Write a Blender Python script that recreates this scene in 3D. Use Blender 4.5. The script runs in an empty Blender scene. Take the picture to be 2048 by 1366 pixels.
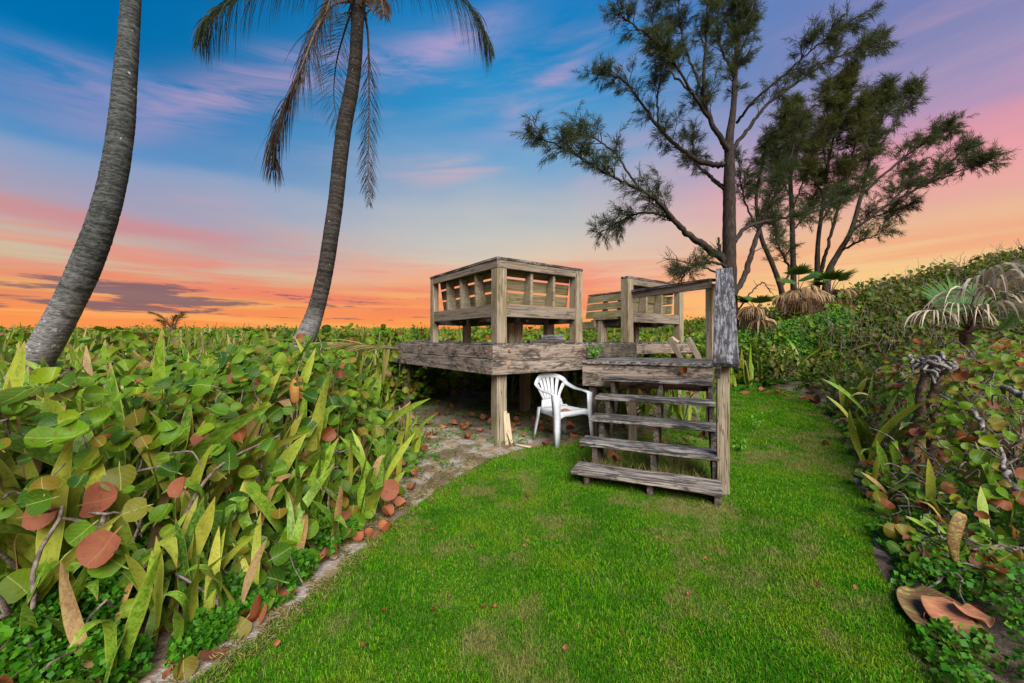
import bpy, bmesh, math, random
import numpy as np
from mathutils import Vector, Matrix, Quaternion

random.seed(7)
rng = np.random.default_rng(11)
R = math.radians
PI = math.pi
scene = bpy.context.scene
COL = scene.collection

# ------------------------------------------------------------------ camera
H = 1.25                    # eye height (m)
F = 785.0                   # focal length in photo pixels (2048 wide)
CX, CY = 1024.0, 680.0
cam_data = bpy.data.cameras.new('camera')
cam_data.sensor_width = 36.0
cam_data.lens = 36.0 * F / 2048.0
cam_data.shift_y = -(683.0 - CY) / 2048.0
cam_data.clip_start = 0.05
cam_data.clip_end = 3000.0
cam = bpy.data.objects.new('camera', cam_data)
COL.objects.link(cam)
cam.location = (0, 0, H)
cam.rotation_euler = (R(90), 0, 0)
scene.camera = cam

# ------------------------------------------------------------------ exposure
scene.view_settings.view_transform = 'Standard'
scene.view_settings.look = 'None'
scene.view_settings.gamma = 1.0
scene.view_settings.use_curve_mapping = False
EXPO = 2.3
scene.view_settings.exposure = EXPO
scene.cycles.max_bounces = 6
scene.cycles.transparent_max_bounces = 8
scene.cycles.diffuse_bounces = 3
scene.cycles.glossy_bounces = 2
scene.cycles.transmission_bounces = 3


def lin(c):
    c = c / 255.0
    return c / 12.92 if c <= 0.04045 else ((c + 0.055) / 1.055) ** 2.4


def rgb(r, g, b, k=1.0):
    return (lin(r) * k, lin(g) * k, lin(b) * k, 1.0)


# ------------------------------------------------------------------ node helpers
class NT:
    def __init__(s, tree):
        s.t = tree
        s.n = tree.nodes
        s.l = tree.links

    def node(s, typ, **kw):
        nd = s.n.new(typ)
        for k, v in kw.items():
            setattr(nd, k, v)
        return nd

    def put(s, inp, v):
        if hasattr(v, 'is_output') or isinstance(v, bpy.types.NodeSocket):
            s.l.new(v, inp)
        else:
            inp.default_value = v

    def math(s, op, a, b=None, c=None, clamp=False):
        nd = s.node('ShaderNodeMath', operation=op, use_clamp=clamp)
        s.put(nd.inputs[0], a)
        if b is not None:
            s.put(nd.inputs[1], b)
        if c is not None:
            s.put(nd.inputs[2], c)
        return nd.outputs[0]

    def sm(s, x, a, b):           # smoothstep a..b
        nd = s.node('ShaderNodeMapRange', interpolation_type='SMOOTHSTEP')
        s.put(nd.inputs[0], x)
        s.put(nd.inputs[1], a)
        s.put(nd.inputs[2], b)
        return nd.outputs[0]

    def mix(s, f, a, b, mode='MIX'):
        nd = s.node('ShaderNodeMix', data_type='RGBA', blend_type=mode)
        s.put(nd.inputs[0], f)
        s.put(nd.inputs[6], a)
        s.put(nd.inputs[7], b)
        return nd.outputs[2]

    def ramp(s, fac, stops, interp='LINEAR'):
        nd = s.node('ShaderNodeValToRGB')
        cr = nd.color_ramp
        cr.interpolation = interp
        while len(cr.elements) < len(stops):
            cr.elements.new(0.5)
        for e, (p, c) in zip(cr.elements, stops):
            e.position = p
            e.color = c
        s.put(nd.inputs[0], fac)
        return nd.outputs[0]

    def vec(s, x, y, z):
        nd = s.node('ShaderNodeCombineXYZ')
        s.put(nd.inputs[0], x)
        s.put(nd.inputs[1], y)
        s.put(nd.inputs[2], z)
        return nd.outputs[0]

    def vmul(s, v, m):
        nd = s.node('ShaderNodeVectorMath', operation='MULTIPLY')
        s.put(nd.inputs[0], v)
        s.put(nd.inputs[1], m)
        return nd.outputs[0]

    def vadd(s, v, m):
        nd = s.node('ShaderNodeVectorMath', operation='ADD')
        s.put(nd.inputs[0], v)
        s.put(nd.inputs[1], m)
        return nd.outputs[0]

    def noise(s, v, scale=1.0, detail=3.0, rough=0.55, dist=0.0):
        nd = s.node('ShaderNodeTexNoise')
        s.put(nd.inputs['Vector'], v)
        nd.inputs['Scale'].default_value = scale
        nd.inputs['Detail'].default_value = detail
        nd.inputs['Roughness'].default_value = rough
        nd.inputs['Distortion'].default_value = dist
        return nd.outputs[0]


# ------------------------------------------------------------------ sky (world)
world = bpy.data.worlds.new('World')
scene.world = world
world.use_nodes = True
w = NT(world.node_tree)
w.n.clear()
SKYK = 1.0 / (2.0 ** EXPO)
tc = w.node('ShaderNodeTexCoord')
nrm = w.node('ShaderNodeVectorMath', operation='NORMALIZE')
w.l.new(tc.outputs['Generated'], nrm.inputs[0])
sp = w.node('ShaderNodeSeparateXYZ')
w.l.new(nrm.outputs[0], sp.inputs[0])
dx, dy, dz = sp.outputs
hz = w.math('SQRT', w.math('ADD', w.math('MULTIPLY', dx, dx), w.math('MULTIPLY', dy, dy)))
hz = w.math('MAXIMUM', hz, 0.0001)
el = w.math('MULTIPLY', w.math('ARCTAN2', dz, hz), 180 / PI)      # elevation in degrees
side = w.math('DIVIDE', dx, hz)                                    # -1 left .. 1 right
# gentle wobble so the bands are not ruler straight
cloudv = w.vec(w.math('DIVIDE', dx, w.math('ADD', w.math('MAXIMUM', dz, 0.0), 0.22)),
               w.math('DIVIDE', dy, w.math('ADD', w.math('MAXIMUM', dz, 0.0), 0.22)), 0.0)
angv = w.vec(w.math('MULTIPLY', side, 1.0), w.math('MULTIPLY', el, 0.06), w.math('MULTIPLY', dy, 0.6))
wob = w.math('SUBTRACT', w.noise(angv, 2.2, 3, 0.55), 0.5)
elw = w.math('ADD', el, w.math('MULTIPLY', wob, w.math('MULTIPLY', w.sm(el, 0.0, 12.0), 9.0)))
fac = w.math('DIVIDE', elw, 60.0)


def stops(lst):
    return [(d / 60.0, rgb(*c)) for d, c in lst]


rL = w.ramp(fac, stops([(0, (253, 152, 74)), (2.5, (250, 150, 82)), (4.5, (234, 144, 98)), (6.3, (226, 160, 122)), (8, (204, 190, 164)), (9.5, (198, 180, 170)), (11, (194, 154, 158)), (13, (168, 160, 182)),
                        (17, (138, 160, 197)), (19.5, (86, 144, 198)), (21.5, (78, 136, 192)), (24.5, (4, 124, 188)), (28, (0, 112, 174)), (36, (0, 102, 166)), (60, (0, 80, 148))]))
rC = w.ramp(fac, stops([(0, (255, 142, 60)), (3.5, (253, 156, 86)), (7, (244, 156, 116)), (9.5, (243, 172, 142)),
                        (12, (222, 200, 176)), (15, (200, 198, 190)), (19, (174, 184, 196)), (25, (118, 166, 206)),
                        (31, (58, 148, 204)), (36, (34, 136, 198)), (41, (14, 122, 190)), (60, (4, 84, 156))]))
rR = w.ramp(fac, stops([(0, (255, 180, 88)), (4, (252, 210, 136)), (7, (246, 204, 145)), (9.5, (240, 184, 144)),
                        (11, (236, 186, 152)), (13, (232, 176, 158)), (16, (236, 162, 165)), (19, (216, 154, 174)),
                        (22, (180, 150, 186)), (26, (150, 144, 186)), (30, (126, 132, 182)), (41, (84, 122, 190)), (60, (30, 92, 160))]))
sky = w.mix(w.sm(side, -0.74, -0.05), rL, rC)
sky = w.mix(w.sm(side, 0.08, 0.74), sky, rR)
# long pink streaks
stv = w.vec(w.math('ADD', w.math('MULTIPLY', side, 1.5), w.math('MULTIPLY', el, 0.012)),
            w.math('ADD', w.math('MULTIPLY', el, 0.16), w.math('MULTIPLY', side, -1.0)), w.math('MULTIPLY', dy, 0.9))
st = w.noise(stv, 2.1, 7, 0.62, 0.55)
stm = w.math('MULTIPLY', w.sm(st, 0.44, 0.74), w.math('MULTIPLY', w.sm(el, 10.0, 17.0), w.math('SUBTRACT', 1.0, w.sm(w.math('SUBTRACT', el, w.math('MULTIPLY', side, 12.0)), 29.0, 43.0))))
clear = w.math('MULTIPLY', w.sm(side, -0.40, -0.60), w.sm(el, 15.0, 20.0))
stm = w.math('MULTIPLY', w.math('MULTIPLY', stm, w.sm(w.noise(stv, 0.9, 2, 0.5), 0.35, 0.6)), w.math('SUBTRACT', 1.0, clear))
sky = w.mix(w.math('MULTIPLY', stm, 0.30), sky, rgb(214, 168, 188))


def puff(s0, e0, slope, ss, es, amt, col):
    """one soft torn cloud centred at bearing s0, elevation e0"""
    global sky
    a = w.math('DIVIDE', w.math('SUBTRACT', side, s0), ss)
    b = w.math('SUBTRACT', el, w.math('ADD', e0, w.math('MULTIPLY', w.math('SUBTRACT', side, s0), slope)))
    b = w.math('DIVIDE', w.math('ADD', b, w.math('MULTIPLY', wob, es * 3.0)), es)
    g = w.math('POWER', 2.718, w.math('MULTIPLY', w.math('ADD', w.math('MULTIPLY', a, a), w.math('MULTIPLY', b, b)), -1.0))
    m = w.math('MULTIPLY', g, w.sm(st, 0.34, 0.62))
    sky = w.mix(w.math('MULTIPLY', m, amt), sky, rgb(*col))


puff(-0.58, 26.8, 34.0, 0.15, 2.3, 0.85, (190, 160, 196))
puff(-0.74, 24.0, 8.0, 0.07, 1.8, 0.6, (160, 150, 196))
puff(-0.19, 36.0, 16.0, 0.17, 1.7, 0.85, (184, 162, 204))
puff(-0.15, 23.2, 8.0, 0.12, 1.5, 0.6, (214, 176, 186))
puff(0.13, 34.5, 22.0, 0.09, 1.3, 0.75, (190, 162, 196))
puff(0.02, 29.0, 10.0, 0.12, 1.6, 0.5, (170, 165, 205))
puff(-0.75, 11.2, 4.0, 0.20, 1.1, 0.8, (206, 142, 148))
# coral bands low over the horizon
lov = w.vec(w.math('MULTIPLY', side, 1.3), w.math('MULTIPLY', el, 0.34), w.math('ADD', w.math('MULTIPLY', dy, 0.8), 3.0))
lo = w.noise(lov, 1.9, 5, 0.6, 0.4)
lom = w.math('MULTIPLY', w.sm(lo, 0.44, 0.66), w.math('MULTIPLY', w.sm(el, 1.5, 4.5), w.math('SUBTRACT', 1.0, w.sm(el, 8.0, 13.5))))
lom = w.math('MULTIPLY', lom, w.math('SUBTRACT', 1.0, w.math('MULTIPLY', w.sm(side, 0.2, 0.7), 0.45)))
sky = w.mix(w.math('MULTIPLY', lom, 0.6), sky, rgb(243, 122, 100))
glow = w.math('MULTIPLY', w.sm(lo, 0.50, 0.34), w.math('MULTIPLY', w.sm(el, 0.0, 2.0), w.math('SUBTRACT', 1.0, w.sm(el, 5.0, 11.0))))
sky = w.mix(w.math('MULTIPLY', glow, 0.45), sky, rgb(255, 190, 110))
# slate cloud bank low on the left, thin scraps towards the middle
dkv = w.vec(w.math('MULTIPLY', side, 5.5), w.math('MULTIPLY', el, 0.75), w.math('MULTIPLY', dy, 1.5))
dk = w.noise(dkv, 1.7, 6, 0.62, 0.3)
e1 = w.math('DIVIDE', w.math('SUBTRACT', el, 4.5), 1.9)
bandm = w.math('POWER', 2.718, w.math('MULTIPLY', w.math('MULTIPLY', e1, e1), -1.0))
s1 = w.math('DIVIDE', w.math('ADD', side, 0.67), 0.10)
big = w.math('POWER', 2.718, w.math('MULTIPLY', w.math('MULTIPLY', s1, s1), -1.0))
amt = w.math('ADD', w.math('MULTIPLY', big, 0.25), w.math('MULTIPLY', w.math('SUBTRACT', 1.0, w.sm(side, -0.3, 0.1)), 0.12))
thr = w.math('SUBTRACT', 0.68, w.math('MULTIPLY', bandm, amt))
dkm = w.math('MULTIPLY', w.sm(w.math('SUBTRACT', dk, thr), -0.02, 0.09), w.sm(bandm, 0.1, 0.5))
sky = w.mix(w.math('MULTIPLY', dkm, 0.85), sky, rgb(116, 96, 108))
# below the horizon: dim ground bounce
below = w.sm(dz, 0.0, -0.12)
sky = w.mix(below, sky, (0.05, 0.055, 0.03, 1))
bg = w.node('ShaderNodeBackground')
w.l.new(sky, bg.inputs[0])
bg.inputs[1].default_value = SKYK
wo = w.node('ShaderNodeOutputWorld')
w.l.new(bg.outputs[0], wo.inputs[0])

# soft, very broad daylight from high behind the camera (overcast evening)
sun_d = bpy.data.lights.new('sun', 'SUN')
sun_d.energy = 1.5
sun_d.angle = R(45)
sun_d.color = (1.0, 0.97, 0.92)
sun = bpy.data.objects.new('sun', sun_d)
COL.objects.link(sun)
sun.rotation_euler = (R(50), 0, R(16))
sun.location = (0, -10, 20)


# ------------------------------------------------------------------ geometry helpers
def px(u, v, Y):
    """photo pixel at depth Y -> world point"""
    return Vector(((u - CX) / F * Y, Y, H - (v - CY) / F * Y))


def pg(u, v):
    """photo pixel on the flat ground"""
    Y = F * H / (v - CY)
    return Vector(((u - CX) / F * Y, Y, 0.0))


def sstep(a, b, x):
    t = np.clip((x - a) / (b - a), 0, 1)
    return t * t * (3 - 2 * t)


def ground_h(X, Y):
    X = np.asarray(X, float)
    Y = np.asarray(Y, float)
    dune = 0.045 * np.clip(Y - 6.0, 0, 24) * (1 - sstep(32, 60, Y)) * sstep(60, 30, np.abs(X))
    hill = sstep(5.5, 10.5, Y) * 0.26 * np.clip(X - 4.9, 0, 13) * (1 - 0.72 * sstep(11.5, 22, Y)) * (1 - sstep(24, 45, X))
    return dune + hill


def gh(x, y):
    return float(ground_h(x, y))


YL = [0.2, 1.0, 1.43, 1.83, 2.42, 2.97, 3.4, 4.2, 5.0, 6.0, 7.2, 8.6, 9.6]
XL = [-1.6, -1.40, -1.26, -1.09, -1.02, -0.90, -0.86, -0.98, -1.42, -1.85, -2.55, -2.9, -2.9]
YR = [0.2, 1.0, 1.43, 1.89, 2.45, 3.07, 5.16, 6.6, 7.6, 8.4, 8.9]
XR = [1.15, 1.35, 1.57, 1.92, 2.32, 2.82, 4.42, 5.35, 5.75, 5.7, 5.2]


def bxl(Y):
    return np.interp(Y, YL, XL)


def bxr(Y):
    return np.interp(Y, YR, XR)


def mesh_from(name, V, Fc, uv=None, mat=None, smooth=False):
    """V (n,3); Fc (m,k) single polygon size or list of arrays"""
    V = np.asarray(V, np.float32).reshape(-1, 3)
    fl = Fc if isinstance(Fc, list) else [Fc]
    fl = [np.asarray(f, np.int32) for f in fl if len(f)]
    me = bpy.data.meshes.new(name)
    loops = np.concatenate([f.ravel() for f in fl])
    sizes = np.concatenate([np.full(len(f), f.shape[1], np.int32) for f in fl])
    starts = np.concatenate([[0], np.cumsum(sizes)[:-1]]).astype(np.int32)
    me.vertices.add(len(V))
    me.vertices.foreach_set('co', V.ravel())
    me.loops.add(len(loops))
    me.loops.foreach_set('vertex_index', loops)
    me.polygons.add(len(sizes))
    me.polygons.foreach_set('loop_start', starts)
    me.polygons.foreach_set('loop_total', sizes)
    if smooth:
        me.polygons.foreach_set('use_smooth', np.ones(len(sizes), bool))
    if uv is not None:
        ul = me.uv_layers.new(name='UVMap')
        ul.data.foreach_set('uv', np.asarray(uv, np.float32)[loops].ravel())
    me.update(calc_edges=True)
    if mat is not None:
        me.materials.append(mat)
    return me


WM = {}      # world matrices of things and parts


def link(name, me, parent=None, M=None, kind=None, label=None):
    o = bpy.data.objects.new(name, me)
    COL.objects.link(o)
    M = M if M is not None else Matrix.Identity(4)
    WM[o] = M
    if parent is not None:
        o.parent = parent
        o.matrix_basis = WM[parent].inverted() @ M
    else:
        o.matrix_basis = M
    if kind:
        o['kind'] = kind
    if label:
        o['label'] = label
    return o


def tag(o, label=None, cat=None, group=None, kind=None):
    if label:
        o['label'] = label
    if cat:
        o['category'] = cat
    if group:
        o['group'] = group
    if kind:
        o['kind'] = kind
    return o


def thing(name, label, cat, loc=(0, 0, 0), group=None, rotz=0.0):
    o = bpy.data.objects.new(name, None)
    o.empty_display_size = 0.2
    COL.objects.link(o)
    M = Matrix.Translation(loc) @ Matrix.Rotation(rotz, 4, 'Z')
    o.matrix_basis = M
    WM[o] = M
    return tag(o, label, cat, group)


def frame(p, xdir, up):
    """matrix at p, local X along xdir, local Z near up"""
    x = Vector(xdir).normalized()
    y = Vector(up).cross(x)
    if y.length < 1e-5:
        y = Vector((0, 1, 0)).cross(x)
    y.normalize()
    z = x.cross(y)
    M = Matrix((x, y, z)).transposed().to_4x4()
    M.translation = Vector(p)
    return M


def box_bm(L, W, T, bev=0.004, segs=1, jit=0.0, skew=(0, 0)):
    bm = bmesh.new()
    bmesh.ops.create_cube(bm, size=1.0)
    for v in bm.verts:
        v.co.x *= L
        v.co.y *= W
        v.co.z *= T
    if segs > 1:
        ed = [e for e in bm.edges if abs(e.verts[0].co.x - e.verts[1].co.x) > L * 0.5]
        bmesh.ops.subdivide_edges(bm, edges=ed, cuts=segs - 1)
    if bev > 0:
        ed = [e for e in bm.edges if e.calc_face_angle(0) > 0.5]
        bmesh.ops.bevel(bm, geom=ed, offset=bev, segments=1, affect='EDGES', clamp_overlap=True)
    if jit > 0:
        for v in bm.verts:
            v.co.y += random.uniform(-jit, jit)
            v.co.z += random.uniform(-jit, jit)
    return bm


def bm_mesh(name, bm, mat):
    me = bpy.data.meshes.new(name)
    bm.to_mesh(me)
    bm.free()
    if mat:
        me.materials.append(mat)
    return me


def board(name, p0, p1, W, T, mat, parent, up=(0, 0, 1), bev=0.004, jit=0.0015, segs=None):
    """board from p0 to p1 (centre line); T is the size along 'up', W across it"""
    p0, p1 = Vector(p0), Vector(p1)
    L = (p1 - p0).length
    if segs is None:
        segs = max(1, int(L / 0.25))
    me = bm_mesh(name, box_bm(L, W, T, bev, segs, jit), mat)
    return link(name, me, parent, frame((p0 + p1) / 2, p1 - p0, up))


def prism(name, pts, off, mat, parent, bev=0.003):
    """polygon pts (3D, planar) extruded by vector off"""
    bm = bmesh.new()
    c = sum((Vector(p) for p in pts), Vector()) / len(pts)
    va = [bm.verts.new(Vector(p) - c) for p in pts]
    vb = [bm.verts.new(Vector(p) + Vector(off) - c) for p in pts]
    n = len(pts)
    bm.faces.new(va)
    bm.faces.new(list(reversed(vb)))
    for i in range(n):
        j = (i + 1) % n
        bm.faces.new((va[j], va[i], vb[i], vb[j]))
    bmesh.ops.recalc_face_normals(bm, faces=bm.faces[:])
    if bev > 0:
        bmesh.ops.bevel(bm, geom=bm.edges[:], offset=bev, segments=1, affect='EDGES', clamp_overlap=True)
    me = bm_mesh(name, bm, mat)
    return link(name, me, parent, Matrix.Translation(c))


def tube_arrays(pts, rad, sides=6, cap=True, jit=0.0, uvlen=True):
    pts = np.asarray(pts, float)
    n = len(pts)
    rad = np.broadcast_to(np.asarray(rad, float), (n,))
    tan = np.gradient(pts, axis=0)
    tan /= np.maximum(np.linalg.norm(tan, axis=1, keepdims=True), 1e-9)
    ref = np.array([0.0, 0.0, 1.0]) if abs(tan[0][2]) < 0.9 else np.array([0.0, 1.0, 0.0])
    nr = np.zeros_like(pts)
    v = np.cross(tan[0], ref)
    v /= np.linalg.norm(v)
    for i in range(n):
        v = v - tan[i] * np.dot(v, tan[i])
        v /= max(np.linalg.norm(v), 1e-9)
        nr[i] = v
    bn = np.cross(tan, nr)
    a = np.arange(sides) / sides * 2 * PI
    ring = nr[:, None, :] * np.cos(a)[None, :, None] + bn[:, None, :] * np.sin(a)[None, :, None]
    rr = rad[:, None, None] * (1 + (rng.uniform(-jit, jit, (n, sides, 1)) if jit else 0))
    V = (pts[:, None, :] + ring * rr).reshape(-1, 3)
    i = np.arange(n - 1)[:, None] * sides
    k = np.arange(sides)[None, :]
    k2 = (k + 1) % sides
    Fq = np.stack([i + k, i + k2, i + sides + k2, i + sides + k], -1).reshape(-1, 4)
    d = np.concatenate([[0], np.cumsum(np.linalg.norm(np.diff(pts, axis=0), axis=1))])
    uv = np.stack([np.tile(k[0] / sides, n), np.repeat(d, sides)], -1)
    return V, Fq, uv


class Bag:
    """collects arrays of the same polygon size into one mesh"""
    def __init__(s):
        s.V, s.F, s.U, s.n = [], [], [], 0

    def add(s, V, Fc, uv):
        s.V.append(V)
        s.F.append(np.asarray(Fc) + s.n)
        s.U.append(uv)
        s.n += len(V)

    def mesh(s, name, mat, smooth=False):
        return mesh_from(name, np.concatenate(s.V), np.concatenate(s.F), np.concatenate(s.U), mat, smooth)


def smooth_path(pts, n):
    """Catmull-Rom resample of a list of points"""
    P = np.asarray([tuple(p) for p in pts], float)
    P = np.concatenate([[2 * P[0] - P[1]], P, [2 * P[-1] - P[-2]]])
    m = len(P) - 3
    out = []
    for t in np.linspace(0, m - 1e-6, n):
        i = int(t)
        f = t - i
        a, b, c, d = P[i:i + 4]
        out.append(0.5 * (2 * b + (c - a) * f + (2 * a - 5 * b + 4 * c - d) * f * f + (3 * b - a - 3 * c + d) * f ** 3))
    return np.array(out)


def rand_rot(N, bias, spread):
    """N rotation matrices whose local Z is bias + spread*random, random spin"""
    z = np.asarray(bias, float) + rng.normal(0, spread, (N, 3))
    z /= np.maximum(np.linalg.norm(z, axis=1, keepdims=True), 1e-9)
    a = rng.normal(0, 1, (N, 3))
    x = a - z * np.sum(a * z, 1, keepdims=True)
    x /= np.maximum(np.linalg.norm(x, axis=1, keepdims=True), 1e-9)
    y = np.cross(z, x)
    return np.stack([x, y, z], -1)


def scatter(tv, tf, tuv, rot, loc, scl):
    """copies of a template into one array set"""
    N = len(loc)
    V = np.einsum('nij,vj->nvi', rot, tv) * np.asarray(scl).reshape(-1, 1, 1) + loc[:, None, :]
    Fc = (tf[None, :, :] + (np.arange(N) * len(tv))[:, None, None]).reshape(-1, tf.shape[1])
    return V.reshape(-1, 3), Fc, np.tile(tuv, (N, 1))


# ------------------------------------------------------------------ materials
def new_mat(name):
    m = bpy.data.materials.new(name)
    m.use_nodes = True
    t = NT(m.node_tree)
    t.n.clear()
    out = t.node('ShaderNodeOutputMaterial')
    return m, t, out


def principled(t, col, rough=0.6, spec=0.4, bump=None, bumpd=0.01, bumps=0.5):
    p = t.node('ShaderNodeBsdfPrincipled')
    t.put(p.inputs['Base Color'], col)
    t.put(p.inputs['Roughness'], rough)
    p.inputs['Specular IOR Level'].default_value = spec
    if bump is not None:
        b = t.node('ShaderNodeBump')
        b.inputs['Strength'].default_value = bumps
        b.inputs['Distance'].default_value = bumpd
        t.put(b.inputs['Height'], bump)
        t.l.new(b.outputs[0], p.inputs['Normal'])
    return p


def wood_mat(name, light, mid, mold=0.3, green=0.1, streak=0.5, rough=0.88, flake=0.0):
    """weathered timber: local X runs along the grain"""
    m, t, out = new_mat(name)
    tcn = t.node('ShaderNodeTexCoord')
    oi = t.node('ShaderNodeObjectInfo')
    rv = t.vec(t.math('MULTIPLY', oi.outputs['Random'], 37.0), t.math('MULTIPLY', oi.outputs['Random'], 91.0), t.math('MULTIPLY', oi.outputs['Random'], 53.0))
    co = t.vadd(tcn.outputs['Object'], rv)
    grain = t.noise(t.vmul(co, (2.2, 60.0, 60.0)), 1.0, 5, 0.65, 0.2)
    broad = t.noise(t.vmul(co, (1.5, 9.0, 9.0)), 1.0, 3, 0.5)
    c = t.mix(t.sm(grain, 0.3, 0.7), mid, light)
    c = t.mix(t.math('MULTIPLY', t.sm(broad, 0.4, 0.75), 0.45), c, t.mix(0.5, mid, (0.20, 0.12, 0.065, 1)))
    gr = t.noise(t.vmul(co, (2.5, 5.0, 5.0)), 1.0, 3, 0.6)
    c = t.mix(t.math('MULTIPLY', t.sm(gr, 0.62 - green * 0.4, 0.78 - green * 0.3), min(1, 0.25 + green)), c, (0.115, 0.105, 0.028, 1))
    # black mildew, in patches broken up along the grain
    pat = t.noise(t.vmul(co, (3.2, 7.0, 7.0)), 1.0, 5, 0.7, 0.5)
    fine = t.noise(t.vmul(co, (14.0, 70.0, 70.0)), 1.0, 4, 0.7)
    mm = t.math('ADD', t.math('MULTIPLY', pat, 0.75), t.math('MULTIPLY', fine, 0.45))
    lo = 0.86 - mold * 0.5
    mk = t.sm(mm, lo, lo + 0.13)
    c = t.mix(t.math('MULTIPLY', mk, 0.86), c, (0.024, 0.020, 0.016, 1))
    crack = t.noise(t.vmul(co, (1.3, 34.0, 34.0)), 1.0, 2, 0.5, 0.1)
    ck = t.sm(t.math('ABSOLUTE', t.math('SUBTRACT', crack, 0.5)), 0.018, 0.002)
    c = t.mix(t.math('MULTIPLY', ck, streak), c, (0.02, 0.016, 0.012, 1))
    if flake:
        fl = t.noise(t.vmul(co, (3.2, 46.0, 46.0)), 1.0, 3, 0.6, 0.2)
        c = t.mix(t.math('MULTIPLY', t.sm(fl, 0.49, 0.55), flake), c, (0.022, 0.019, 0.017, 1))
    # knots / nail rust specks
    spk = t.noise(t.vmul(co, (26.0, 40.0, 40.0)), 1.0, 2, 0.5)
    c = t.mix(t.math('MULTIPLY', t.sm(spk, 0.70, 0.76), 0.7), c, (0.03, 0.024, 0.018, 1))
    bmp = t.math('SUBTRACT', t.math('ADD', grain, t.math('MULTIPLY', fine, 0.4)), t.math('MULTIPLY', ck, 1.2))
    p = principled(t, c, rough, 0.25, bmp, 0.006, 0.7)
    t.l.new(p.outputs[0], out.inputs[0])
    return m


W_POST = wood_mat('weathered_post_wood', (0.355, 0.295, 0.21, 1), (0.195, 0.15, 0.095, 1), 0.29, 0.34, 0.75)
W_RAIL = wood_mat('weathered_rail_wood', (0.27, 0.225, 0.17, 1), (0.14, 0.11, 0.078, 1), 0.36, 0.18, 0.7)
W_SLAT = wood_mat('lichen_slat_wood', (0.27, 0.235, 0.13, 1), (0.14, 0.115, 0.06, 1), 0.28, 0.45, 0.4)
W_FASC = wood_mat('stained_fascia_wood', (0.36, 0.30, 0.25, 1), (0.18, 0.128, 0.09, 1), 0.575, 0.10, 0.75)
W_DARK = wood_mat('mildewed_tread_wood', (0.36, 0.335, 0.315, 1), (0.16, 0.14, 0.12, 1), 0.62, 0.02, 0.8, flake=0.85)
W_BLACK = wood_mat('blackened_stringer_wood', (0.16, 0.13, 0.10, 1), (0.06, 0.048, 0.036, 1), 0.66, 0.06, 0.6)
W_TREAD = wood_mat('worn_step_wood', (0.38, 0.335, 0.295, 1), (0.19, 0.155, 0.125, 1), 0.50, 0.08, 0.8, flake=0.75)
W_CAP = wood_mat('paint_flaked_rail_wood', (0.235, 0.24, 0.26, 1), (0.125, 0.125, 0.135, 1), 0.64, 0.0, 0.9, flake=0.75)
W_PALE = wood_mat('bare_broken_wood', (0.62, 0.50, 0.34, 1), (0.42, 0.31, 0.19, 1), 0.05, 0.05, 0.4)


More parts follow.
